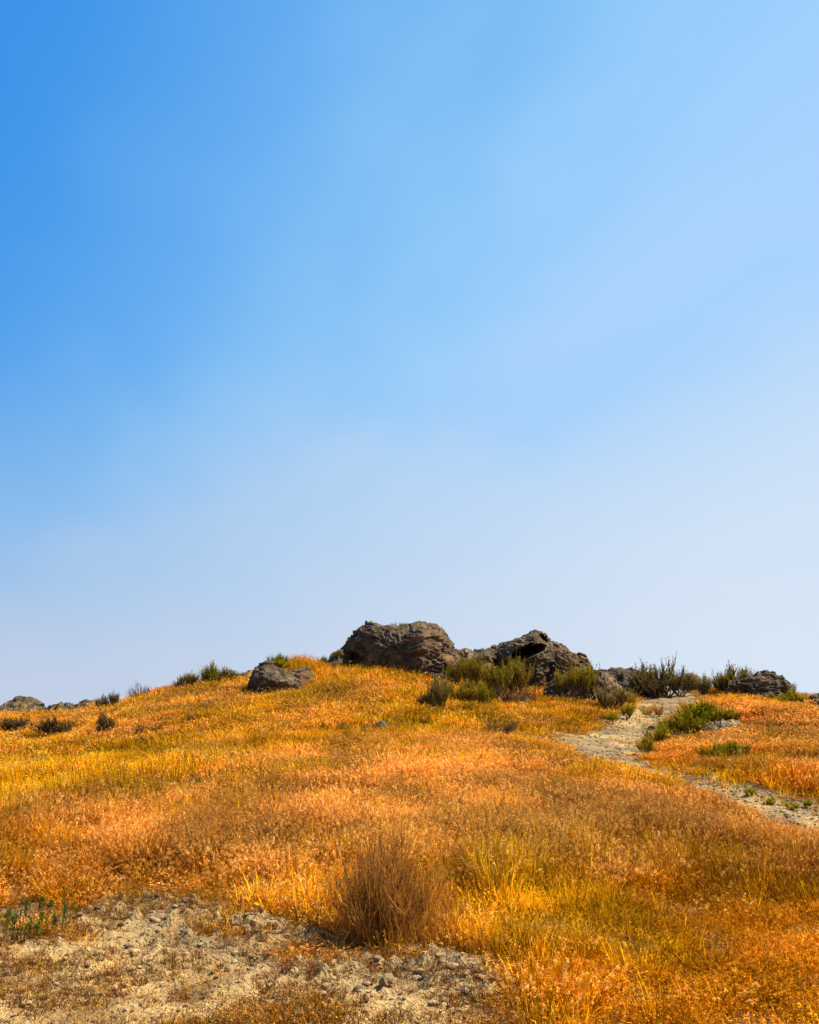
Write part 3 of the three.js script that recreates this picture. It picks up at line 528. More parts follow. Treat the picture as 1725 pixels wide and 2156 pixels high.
for (const [px, py, rx, ry, f, h] of [[1168, 1550, 105, 26, 0.22, 0.4], [1640, 1765, 150, 30, 0.75, 0.45], [1420, 1690, 60, 14, 0.9, 0.75], [550, 1474, 70, 9, 0.8, 0.5], [705, 1988, 45, 20, 0.25, 0.4], [110, 1830, 170, 40, 0.45, 0.55], [425, 1645, 60, 14, 0.55, 0.7], [820, 1990, 70, 20, 0.6, 0.6], [90, 1950, 110, 30, 0.35, 0.5], [640, 1985, 90, 25, 0.5, 0.5], [320, 1870, 200, 30, 0.8, 0.6], [740, 1432, 200, 22, 1.0, 1.5], [600, 1440, 80, 20, 1, 1.3], [1440, 1960, 330, 120, 0.95, 0.6]]) { const g = ground(px, py), a = ground(px, py - ry), b = ground(px, py + ry); density.push([g.x, g.d, rx * g.d / 2115, (a.d - b.d) / 2, f, h]); }
{ // small reddish ground plants on the bare soil
  const geos = [0, 1, 2].map((v) => { const rg = rngOf(900 + v), S = new Strip(); for (let k = 0; k < 16; k++) { const a = rg() * 6.3, m = 0.6 + 0.8 * rg(); blade(S, rg, { x: (rg() - 0.5) * 0.05, z: (rg() - 0.5) * 0.05, h: 0.02 + 0.05 * rg(), lean: 0.2 + 0.8 * rg(), az: a, bend: 0.3, w: 0.007, seg: 2, col: [m, m * (0.8 + 0.5 * rg()), m] }); } return S.geometry(); });
  const rg = rngOf(901), list = [];
  for (let k = 0; k < 70000; k++) {
    const d = 4.8 + 5.5 * rg(), x = (rg() - 0.5) * 1.25 * d, b = bareAt(x, d), cl = sstep(0.42, 0.60, n2(x * 1.6, d * 1.6, 4, 50)), left = sstep(-0.5, 0.1, x / d + 0.42) ;
    if (b < 0.4 || rg() > 0.03 + 0.55 * cl * (0.3 + 0.7 * left) + 0.05 * left) continue;
    const w = rg(), m = 0.7 + 0.6 * rg(), c = w < 0.5 ? [0.22, 0.066, 0.02] : w < 0.8 ? [0.34, 0.15, 0.02] : [0.13, 0.085, 0.02];
    list.push({ k: k % 3, x, d, y: HT(x, d) - 0.005, sx: 0.55 + 0.5 * rg(), sy: 0.5 + 0.7 * rg(), ry: rg() * 6.3, c: c.map((v) => v * m) });
  }
  scatter('ground_plants', 'tiny reddish plants sprinkled over the bare soil', 'ground cover', geos, [bladeMat], list);
}

// ---------------------------------------------------------------- shrubs
const leafMat = (c) => new THREE.MeshPhysicalMaterial({ name: 'foliage', color: V3(c), vertexColors: true, roughness: 0.95, specularIntensity: 0, transmission: 0.3, thickness: 0, side: THREE.DoubleSide });
const LEAF = { sage: leafMat([0.27, 0.195, 0.05]), olive: leafMat([0.29, 0.205, 0.020]), green: leafMat([0.25, 0.205, 0.009]), bright: leafMat([0.33, 0.27, 0.011]), yellow: leafMat([0.36, 0.24, 0.016]), grey: leafMat([0.14, 0.095, 0.035]), brown: leafMat([0.20, 0.105, 0.03]), gold: leafMat([0.60, 0.31, 0.02]), orange: leafMat([0.50, 0.18, 0.014]) };
const woodMat = new THREE.MeshStandardMaterial({ name: 'wood', color: V3([0.12, 0.068, 0.026]), vertexColors: true, roughness: 1 });
// A shrub one metre high and about one wide: woody stems that fork, thin twigs, and leaves along the twigs.
function shrubGeos(seed, o) {
  const rg = rngOf(seed), W = new Strip(), L = new Strip(), wc = [1, 1, 1];
  const out = (az, th) => vec(Math.sin(th) * Math.cos(az), Math.cos(th), Math.sin(th) * Math.sin(az));
  for (let k = 0; k < o.stems; k++) {
    const az = rg() * 6.3, th0 = Math.pow(rg(), 0.7) * o.spread, len = (0.42 + 0.22 * rg()) * (1 - 0.25 * th0), r0 = o.r * (0.7 + 0.6 * rg());
    const p0 = vec((rg() - 0.5) * 0.16, -0.05, (rg() - 0.5) * 0.16), pts = [p0.clone()], rs = [r0]; let th = th0 * 1.15, p = p0.clone(), a = az;
    for (let s = 1; s <= 4; s++) { p = p.clone().addScaledVector(out(a, th), len / 4); pts.push(p); rs.push(r0 * (1 - 0.16 * s)); th *= 0.86; a += (rg() - 0.5) * 0.7; }
    W.tube(pts, rs, pts.map(() => wc));
    for (let b = 0; b < o.branches; b++) {
      const f = 0.32 + 0.68 * (b + rg()) / o.branches, q = Math.min(3, Math.floor(f * 4)), s = pts[q].clone().lerp(pts[q + 1], f * 4 - q < 1 ? f * 4 - q : 1);
      const a2 = a + (rg() - 0.5) * 3.4, t2 = Math.max(0.02, th * 0.7 + (rg() - 0.2) * o.fork), l2 = (0.16 + 0.2 * rg()) * o.twig, e = s.clone().addScaledVector(out(a2, t2), l2 * 0.5), e2 = e.clone().addScaledVector(out(a2 + (rg() - 0.5) * 0.6, t2 * 0.6), l2 * 0.5);
      W.tube([s, e, e2], [r0 * 0.42, r0 * 0.3, r0 * 0.14], [wc, wc, wc]);
      for (let t = 0; t < o.tips; t++) {
        const g = s.clone().lerp(rg() < 0.5 ? e : e2, 0.4 + 0.6 * rg()), a3 = a2 + (rg() - 0.5) * 3, t3 = Math.max(0, t2 * 0.5 + (rg() - 0.35) * o.fork), l3 = o.tipLen * (0.5 + rg()), D = out(a3, t3), D2 = out(a3, t3 * 0.6), m1 = 0.4 + 1.1 * rg(), hue = 0.88 + 0.24 * rg();
        const h1 = g.clone().addScaledVector(D, l3 * 0.5), h2 = h1.clone().addScaledVector(D2, l3 * 0.5), c = [m1, m1 * hue, m1], sa = rg() * 6.3, side = vec(Math.cos(sa), 0, Math.sin(sa));
        (o.leafless ? W : L).quadStrip([g, h1, h2], [o.tw, o.tw * 0.8, 0], side, o.leafless ? [wc, wc, wc] : [c, c, c]);
        for (let q2 = 0; q2 < o.leaves; q2++) {
          const u = rg(), lp = u < 0.5 ? g.clone().lerp(h1, u * 2) : h1.clone().lerp(h2, u * 2 - 1), la = rg() * 6.3, lt = 0.2 + 0.8 * rg(), ld = out(la, lt), ll = o.leaf * (0.6 + 0.8 * rg()), sd = vec(-Math.sin(la), 0.2, Math.cos(la)).normalize(), m = m1 * (0.8 + 0.4 * rg()), cc = [m, m * hue, m];
          L.quadStrip([lp, lp.clone().addScaledVector(ld, ll * 0.55), lp.clone().addScaledVector(ld, ll)], [o.leafW * 0.3, o.leafW, 0], sd, [cc, cc, cc]);
        }
      }
    }
  }
  const src = L.p.length ? L.p : W.p, rr = [], hh = [];
  for (let k = 0; k < src.length; k += 3) { rr.push(Math.hypot(src[k], src[k + 2])); hh.push(src[k + 1]); }
  rr.sort((a, b) => a - b); hh.sort((a, b) => a - b);
  const sx = 0.5 / rr[Math.floor(rr.length * 0.9)], sy = 1 / hh[Math.floor(hh.length * 0.985)], gs = [W.geometry(), L.p.length ? L.geometry() : null];
  for (const g of gs) if (g) g.scale(sx, sy, sx);
  return gs;
}
const FORM = {
  sage: { stems: 16, spread: 1.05, r: 0.016, branches: 6, fork: 0.9, twig: 1, tips: 6, tipLen: 0.17, tw: 0.005, leaves: 11, leaf: 0.042, leafW: 0.0075 },
  upright: { stems: 17, spread: 0.85, r: 0.014, branches: 6, fork: 0.55, twig: 1.1, tips: 6, tipLen: 0.26, tw: 0.005, leaves: 11, leaf: 0.045, leafW: 0.006 },
  mound: { stems: 22, spread: 1.15, r: 0.010, branches: 5, fork: 0.6, twig: 0.8, tips: 7, tipLen: 0.26, tw: 0.0045, leaves: 9, leaf: 0.05, leafW: 0.006 },
  twiggy: { stems: 14, spread: 1.0, r: 0.013, branches: 7, fork: 1.1, twig: 1.1, tips: 5, tipLen: 0.2, tw: 0.004, leaves: 3, leaf: 0.03, leafW: 0.005 },
  dead: { stems: 16, spread: 1.15, r: 0.012, branches: 7, fork: 1.2, twig: 1, tips: 5, tipLen: 0.18, tw: 0.004, leaves: 0, leafless: true },
};
const protos = {};
for (const k in FORM) protos[k] = [0, 1, 2].map((v) => shrubGeos(3000 + v * 17 + k.length * 101, FORM[k]));
const grassProto = [0, 1, 2].map((v) => tuftGeo(700 + v, { n: 170, R: 0.22, h: [0.5, 1.05], lean: 0.55, bend: 0.55, w: 0.016, seg: 4, head: { p: 0.3, n: 4, len: 0.06, w: 0.012, droop: 0.2, col: [1.1, 1.2, 1.5] } }));
let shrubCount = 0;
function shrub(form, tint, label, px, base, top, w, o = {}) {
  const rg = rngOf(5000 + ++shrubCount * 13);
  let x, y, d;
  if (o.d) { const p = atDepth(px, base, o.d); x = p.x; d = o.d; y = o.high ? p.y : Math.max(Math.min(H0(x, d), p.y + 0.15), p.y - 0.4); } else { const g = ground(px, base, 37.5); x = g.x; d = Math.min(g.d, 37); y = H0(x, d); }
  const h = (base - top) * d / 2115 * 1.02, wd = w * d / 2115, root = new THREE.Group();
  if (form === 'grass') {
    const m = new THREE.Mesh(grassProto[shrubCount % 3], LEAF[tint]); m.name = 'blades'; m.scale.set(wd * 1.0, h, wd * 1.0); root.add(m);
  } else {
    const [wood, leaf] = protos[form][shrubCount % 3], sc = 1.05, hy = 0.95;
    const s = new THREE.Mesh(wood, woodMat); s.name = 'stems'; s.scale.set(wd * sc, h * hy, wd * sc); root.add(s);
    if (leaf) { const l = new THREE.Mesh(leaf, LEAF[tint]); l.name = 'foliage'; l.scale.copy(s.scale); root.add(l); }
  }
  root.position.set(x, y, -d); root.rotation.y = rg() * 6.3;
  if (!o.high && form !== 'grass') shrubSpots.push([x, d, wd / 2]);
  return put(root, form === 'grass' ? 'grass_clump' : form === 'mound' ? 'green_shrub' : form === 'dead' ? 'dead_shrub' : 'sagebrush', label, form === 'grass' ? 'grass clump' : 'shrub', o.group);
}
const skylineL = 'small shrubs on the left skyline', slopeL = 'grey brown shrubs low on the left slope', centre = 'sagebrush below the rocks', cap = 'plants growing on the rocks', skyR = 'shrubs on the skyline right of the rocks', green = 'green shrubs beside the path';
shrub('sage', 'grey', 'grey brown shrub at the left edge, first in the row low on the slope', 35, 1544, 1512, 62, { group: slopeL });
shrub('sage', 'grey', 'dark twiggy shrub, second from the left edge in the row on the slope', 112, 1552, 1514, 64, { group: slopeL });
shrub('sage', 'grey', 'dark thin shrub, third in the row on the left slope', 221, 1549, 1507, 48, { group: slopeL });
shrub('twiggy', 'brown', 'faint brownish shrub, fourth and rightmost in the row on the left slope', 310, 1552, 1520, 56, { group: slopeL });
shrub('sage', 'sage', 'small grey green shrub on the skyline right of the long slab', 216, 1480, 1452, 26, { d: 35.7, group: skylineL });
shrub('upright', 'sage', 'narrow grey green shrub right beside the small one on the left skyline', 240, 1475, 1447, 20, { d: 35.7, group: skylineL });
shrub('dead', 'brown', 'round brown dry shrub in the grass below the left skyline', 293, 1482, 1450, 44, { d: 35.5 });
shrub('twiggy', 'brown', 'tiny shrub on the skyline left of the green one, leftmost of three', 371, 1438, 1418, 18, { d: 35.6, group: skylineL });
shrub('sage', 'olive', 'small olive shrub on the skyline, middle of the three left of the green one', 388, 1436, 1408, 22, { d: 35.6, group: skylineL });
shrub('sage', 'olive', 'olive brown shrub touching the left side of the green skyline shrub', 407, 1434, 1408, 28, { d: 35.7, group: skylineL });
shrub('mound', 'green', 'bright green pointed shrub standing out on the left skyline', 442, 1438, 1398, 46, { d: 35.8 });
shrub('sage', 'sage', 'wide low grey shrub on the skyline between green shrub and pale ledge', 484, 1431, 1403, 46, { d: 35.7, group: skylineL });
shrub('twiggy', 'sage', 'tiny grey shrub on top of the mound behind the wedge boulder', 569, 1397, 1380, 14, { d: 33.5, high: true, group: cap });
shrub('mound', 'green', 'dark green shrub on top of the mound behind the wedge boulder', 592, 1401, 1378, 34, { d: 33.5, high: true, group: cap });
shrub('mound', 'bright', 'low bright green shrub leaning over the wedge boulder top', 588, 1409, 1391, 32, { d: 32.3, high: true, group: cap });
shrub('mound', 'green', 'green shrub between the grassy mound and the rock shoulder', 682, 1402, 1383, 26, { d: 35.6, high: true, group: cap });
shrub('grass', 'olive', 'left tuft of green grass on the top of the rock dome', 829, 1322, 1308, 16, { d: 36.3, high: true, group: cap });
shrub('grass', 'olive', 'right tuft of green grass on the top of the rock dome', 846, 1321, 1308, 15, { d: 36.3, high: true, group: cap });
shrub('grass', 'yellow', 'yellow tuft on the upper left edge of the rock dome', 736, 1353, 1340, 14, { d: 36.1, high: true, group: cap });
shrub('mound', 'olive', 'olive tuft on the rock shoulder left of the dome', 712, 1381, 1369, 16, { d: 35.4, high: true, group: cap });
// the brush in front of the hollowed rock
shrub('sage', 'grey', 'low dark grey sagebrush, leftmost in front of the rocks', 900, 1500, 1458, 48, { group: centre });
shrub('sage', 'sage', 'tall grey sagebrush beside the leftmost low one in front of the rocks', 931, 1502, 1425, 54, { group: centre });
shrub('upright', 'olive', 'wispy tall olive shrub before the rock ledge', 962, 1447, 1396, 32, { group: centre });
shrub('upright', 'olive', 'fuller olive shrub before the rock ledge, beside the wispy one', 993, 1450, 1384, 46, { group: centre });
shrub('mound', 'olive', 'low yellow green shrub between the grey and the big olive sagebrush', 985, 1482, 1438, 72, { group: centre });
shrub('mound', 'green', 'small green shrub in front of the big olive sagebrush', 1020, 1484, 1440, 40, { group: centre });
shrub('upright', 'olive', 'big olive sagebrush left of the yellow clump, left one of two', 1048, 1474, 1398, 54, { group: centre });
shrub('upright', 'olive', 'big olive sagebrush under the dark hollow, right one of two', 1088, 1466, 1390, 56, { group: centre });
shrub('dead', 'grey', 'bare brown twigs at the foot of the two big sagebrushes', 1062, 1486, 1452, 64, {});
shrub('grass', 'gold', 'bright yellow grass clump right of the big olive sagebrush', 1117, 1448, 1405, 36, {});
shrub('dead', 'grey', 'small dark grey round shrub below the yellow clump', 1111, 1481, 1446, 36, {});
shrub('upright', 'olive', 'olive bush in front of the dark boulder, left half of the pair', 1184, 1472, 1418, 54, { group: centre });
shrub('upright', 'olive', 'tall olive bush against the rock, right half of the pair', 1229, 1474, 1400, 58, { group: centre });
shrub('sage', 'sage', 'round grey olive bush under the flat topped tan boulder', 1290, 1495, 1448, 56, { group: centre });
shrub('grass', 'yellow', 'greenish yellow grass clump right of the round grey olive bush', 1326, 1484, 1444, 42, {});
shrub('mound', 'bright', 'small bright green shrub on the left edge of the path', 1322, 1511, 1485, 30, { group: green });
shrub('mound', 'bright', 'tiny light green plant below the small bright green shrub', 1290, 1520, 1503, 26, { group: green });
shrub('grass', 'orange', 'round orange grass clump in the middle of the upper path', 1387, 1505, 1477, 32, {});
shrub('grass', 'gold', 'thin golden grass clump on the path beside the round orange one', 1364, 1505, 1482, 32, {});
// right skyline
shrub('mound', 'olive', 'yellow green shrub at the left end of the skyline thicket', 1333, 1434, 1401, 36, { d: 34.8, group: skyR });
shrub('sage', 'sage', 'left tall shrub of the skyline thicket above the path', 1363, 1452, 1390, 58, { d: 34.5, group: skyR });
shrub('sage', 'sage', 'tallest shrub in the middle of the skyline thicket', 1402, 1453, 1386, 62, { d: 34.6, group: skyR });
shrub('sage', 'sage', 'lower shrub at the right end of the skyline thicket', 1434, 1452, 1405, 50, { d: 34.8, group: skyR });
shrub('sage', 'grey', 'low dark shrub at the foot of the skyline thicket', 1388, 1454, 1420, 60, { d: 34.0, group: skyR });
shrub('sage', 'sage', 'grey green shrub alone on the skyline right of the path', 1481, 1442, 1404, 38, { d: 35, group: skyR });
shrub('twiggy', 'sage', 'open twiggy shrub left of the wide bush on the dark mound', 1513, 1442, 1395, 34, { d: 35, group: skyR });
shrub('sage', 'olive', 'wide olive bush on the left of the dark rock mound', 1550, 1444, 1385, 74, { d: 34.7, group: skyR });
shrub('twiggy', 'brown', 'brown tipped shrub on top of the dark rock mound', 1578, 1432, 1382, 48, { d: 34.3, group: skyR });
shrub('twiggy', 'brown', 'small bare brown shrub right of the dark rock mound', 1661, 1444, 1411, 26, { d: 34.5, group: skyR });
shrub('mound', 'bright', 'yellow green shrub in the grass at the right end of the crest', 1668, 1466, 1436, 50, { d: 32.5, group: skyR });
// green shrubs right of the path
shrub('mound', 'green', 'largest green shrub right of the path, behind the lichen slab', 1486, 1527, 1480, 92, { group: green });
shrub('mound', 'green', 'middle green shrub in the line sloping down to the path', 1436, 1547, 1503, 76, { group: green });
shrub('mound', 'bright', 'lower green shrub in the line, third from its top', 1388, 1562, 1527, 50, { group: green });
shrub('mound', 'bright', 'lowest small green shrub at the path edge', 1363, 1586, 1554, 28, { group: green });
shrub('mound', 'green', 'small dark green shrub right of the lichen slab', 1540, 1518, 1496, 40, { group: green });
shrub('mound', 'green', 'left green shrub of the pair in the orange grass by the path', 1508, 1602, 1568, 52, { group: green });
shrub('mound', 'green', 'right green shrub of the pair in the orange grass by the path', 1552, 1598, 1564, 52, { group: green });
// brown weeds in the field
const fieldG = 'brown weeds standing in the golden grass';
shrub('twiggy', 'brown', 'dull brown weed patch in the golden grass left of the path', 1052, 1548, 1516, 66, { group: fieldG });
shrub('twiggy', 'olive', 'dull olive weed in the golden grass left of the sunken rocks', 727, 1545, 1519, 30, { group: fieldG });
shrub('twiggy', 'brown', 'faint brown weed in the grass right of the sunken rocks', 940, 1548, 1522, 40, { group: fieldG });
shrub('twiggy', 'brown', 'faint brown weed alone far down the left of the field', 425, 1664, 1624, 46, { group: fieldG });
shrub('dead', 'brown', 'tiny dead shrub above the rightmost shrub on the left slope', 400, 1530, 1504, 20, { group: fieldG });

{ // the large wiry bush in the foreground
  const g0 = ground(805, 1990), rg = rngOf(31337), root = new THREE.Group(), Wd = new Strip(), Tw = new Strip(), Lf = new Strip(), Gr = new Strip();
  const out = (az, th) => vec(Math.sin(th) * Math.cos(az), Math.cos(th), Math.sin(th) * Math.sin(az));
  const k = g0.d / 2115, Hh = 272 * k, R = 0.46 * 235 * k;
  const Dr = new Strip();
  for (let s = 0; s < 132; s++) {
    const pale = s >= 110, az = rg() * 6.3, th0 = Math.pow(rg(), 0.75) * (pale ? 0.9 : 0.98), len = Hh * (pale ? 0.18 + 0.22 * rg() : (0.30 + 0.58 * rg()) * (1 - 0.30 * th0)), r0 = pale ? 0.0024 : 0.0024 + 0.004 * rg() * rg(), b = vec((rg() - 0.5) * 0.34, -0.03, (rg() - 0.5) * 0.34);
    let p = b.clone(), th = th0, a = az; const pts = [p.clone()], rs = [r0], m = 0.45 + 1.2 * rg(), cw = [m, m, m];
    for (let q = 1; q <= 6; q++) { p = p.clone().addScaledVector(out(a, th), len / 6); pts.push(p); rs.push(r0 * (1 - 0.11 * q)); th *= 0.93; th = Math.max(0, th + (rg() - 0.5) * 0.2); a += (rg() - 0.5) * 0.6; }
    (pale ? Dr : Wd).tube(pts, rs, pts.map(() => cw), 4);
    if (pale) continue;
    for (let t = 0; t < 22; t++) {
      const f = 0.15 + 0.78 * rg(), q = Math.min(5, Math.floor(f * 6)), s0 = pts[q].clone().lerp(pts[q + 1], f * 6 - q), a2 = a + (rg() - 0.5) * 4, t2 = Math.max(0.02, th * 0.75 + (rg() - 0.25) * 0.8), l2 = Hh * (0.08 + 0.26 * rg()), n = 4, tp = [s0], tr = [0.0027]; let u = s0.clone(), tt = t2;
      for (let w = 1; w <= n; w++) { u = u.clone().addScaledVector(out(a2, tt), l2 / n); tp.push(u); tr.push(0.0027 * (1 - 0.18 * w)); tt *= 0.78; }
      const mm = 0.4 + 1.2 * rg(); Tw.tube(tp, tr, tp.map(() => [mm, mm, mm]), 3);
      for (let w = 0; w < 5; w++) { const z = 1 + Math.floor(rg() * (n - 0.01)), lp = tp[z - 1].clone().lerp(tp[z], rg()), la = rg() * 6.3, ld = out(la, 0.3 + 0.7 * rg()), c = 0.5 + 1.0 * rg(); Lf.quadStrip([lp, lp.clone().addScaledVector(ld, 0.009), lp.clone().addScaledVector(ld, 0.018)], [0.0008, 0.0022, 0], vec(-Math.sin(la), 0.2, Math.cos(la)), [[c, c, c], [c, c, c], [c, c, c]]); }
    }
  }
  for (let s = 0; s < 520; s++) { const a = rg() * 6.3, r = Math.sqrt(rg()) * 0.42, m = 0.55 + 0.8 * rg(), hue = rg() - 0.5; const t = blade(Gr, rg, { x: Math.cos(a) * r + 0.12, z: Math.sin(a) * r, h: Hh * (0.25 + 0.5 * rg()), lean: 0.05 + 0.4 * rg(), az: rg() * 6.3, bend: 0.4 * rg(), w: 0.0045, seg: 4, col: [m, m * (1 + 0.3 * hue), m] }); if (rg() < 0.5) head(Gr, rg, t, { n: 7, len: 0.02, w: 0.004, droop: 0.3, col: [1.2, 1.3, 1.8] }); }
  const add = (S, n, m) => { const x = new THREE.Mesh(S.geometry(), m); x.name = n; root.add(x); return x; };
  add(Wd, 'stems', new THREE.MeshStandardMaterial({ name: 'grey wood', color: V3([0.085, 0.036, 0.009]), vertexColors: true, roughness: 1 }));
  add(Dr, 'dry_stems', new THREE.MeshStandardMaterial({ name: 'pale dry stem', color: V3([0.42, 0.30, 0.16]), vertexColors: true, roughness: 1 }));
  add(Tw, 'twigs', new THREE.MeshStandardMaterial({ name: 'brown twigs', color: V3([0.36, 0.13, 0.006]), vertexColors: true, roughness: 1 }));
  add(Lf, 'leaves', leafMat([0.21, 0.125, 0.018]));
  root.position.set(g0.x, HT(g0.x, g0.d), -g0.d);
  shrubSpots.push([g0.x, g0.d, 0.42]);
  put(root, 'wiry_shrub', 'large wiry brown shrub standing alone in the middle of the foreground', 'shrub');
  const gm = new THREE.Mesh(Gr.geometry(), new THREE.MeshPhysicalMaterial({ name: 'rust grass', color: V3([0.5, 0.2, 0.025]), vertexColors: true, roughness: 1, specularIntensity: 0, transmission: 0.35, thickness: 0, side: THREE.DoubleSide }));
  gm.position.copy(root.position);
  put(gm, 'grass_clump', 'rust orange grass growing up through the large wiry shrub', 'grass clump');
}
{ // green weeds with leafy tops at the left edge
  const rg = rngOf(88), tall = [];
  const stemM = leafMat([0.19, 0.18, 0.04]), leafM = leafMat([0.13, 0.145, 0.022]);
  const spots = [[6, 1990, 1935], [30, 1992, 1948], [50, 1978, 1903], [82, 1970, 1910], [92, 1986, 1938], [104, 1950, 1912], [128, 1985, 1902], [142, 1975, 1918], [158, 1955, 1922], [62, 1994, 1958], [18, 1968, 1950], [112, 1984, 1950], [75, 1996, 1955], [40, 1996, 1966]];
  spots.forEach(([px, base, top], n) => {
    const g = ground(px, base), h = (base - top) * g.d / 2115, root = new THREE.Group(), Lf = new Strip();
    for (let s = 0; s < 2 + Math.floor(rg() * 3); s++) {
      const bx = (rg() - 0.5) * 0.06, bz = (rg() - 0.5) * 0.06, hh = h * (0.7 + 0.35 * rg()), lx = (rg() - 0.5) * 0.2, lz = (rg() - 0.5) * 0.2, pts = [0, 1, 2, 3].map((q) => vec(bx + lx * hh * q / 3, -0.01 + hh * q / 3, bz + lz * hh * q / 3));
      const S1 = new Strip(); S1.tube(pts, [0.0035, 0.003, 0.0026, 0.0015], pts.map(() => [1, 1, 1]), 4); const sm = new THREE.Mesh(S1.geometry(), stemM); sm.name = 'stem'; root.add(sm);
      for (let q = 0; q < 20; q++) { const f = 0.35 + 0.65 * Math.sqrt(rg()), a = rg() * 6.3, lp = vec(bx + lx * hh * f, hh * f, bz + lz * hh * f), t = 0.5 + 0.7 * rg(), d = vec(Math.sin(t) * Math.cos(a), Math.cos(t), Math.sin(t) * Math.sin(a)), l = 0.022 + 0.03 * rg(), m = 0.5 + 0.9 * rg(); Lf.quadStrip([lp, lp.clone().addScaledVector(d, l * 0.5), lp.clone().addScaledVector(d, l)], [0.001, 0.004, 0], vec(-Math.sin(a), 0.1, Math.cos(a)), [[m, m, m], [m, m, m], [m, m, m]]); }
    }
    const l = new THREE.Mesh(Lf.geometry(), leafM); l.name = 'leaves'; root.add(l);
    root.position.set(g.x, HT(g.x, g.d), -g.d);
    put(root, 'green_weed', 'leafy green weed stalk in the cluster on the bare soil at the left edge', 'weed', 'leafy green weed stalks at the left edge');
  });
  const low = [[1580, 1668, 22], [1622, 1682, 16], [1668, 1694, 26], [1700, 1690, 14], [1262, 1596, 14]];
  low.forEach(([px, py, w]) => {
    const g = ground(px, py), S = new Strip(), r = w / 2 * g.d / 2115;
    for (let q = 0; q < 150; q++) { const a = rg() * 6.3, rr = Math.sqrt(rg()) * r, t = 0.3 + 0.9 * rg(), m = 0.6 + 0.9 * rg(), lp = vec(Math.cos(a) * rr, 0.03 + 0.04 * rg(), Math.sin(a) * rr), b = rg() * 6.3, d = vec(Math.sin(t) * Math.cos(b), Math.cos(t), Math.sin(t) * Math.sin(b)), l = 0.04 + 0.05 * rg(); S.quadStrip([lp, lp.clone().addScaledVector(d, l * 0.5), lp.clone().addScaledVector(d, l)], [0.004, 0.01, 0], vec(-Math.sin(b), 0.1, Math.cos(b)), [[m, m, m], [m, m, m], [m, m, m]]); }
    const mesh = new THREE.Mesh(S.geometry(), LEAF.bright); mesh.position.set(g.x, HT(g.x, g.d) + 0.02, -g.d);
    put(mesh, 'low_plant', 'flat green plant spreading over the gravel of the path', 'plant', 'flat green plants on the path');
  });
}
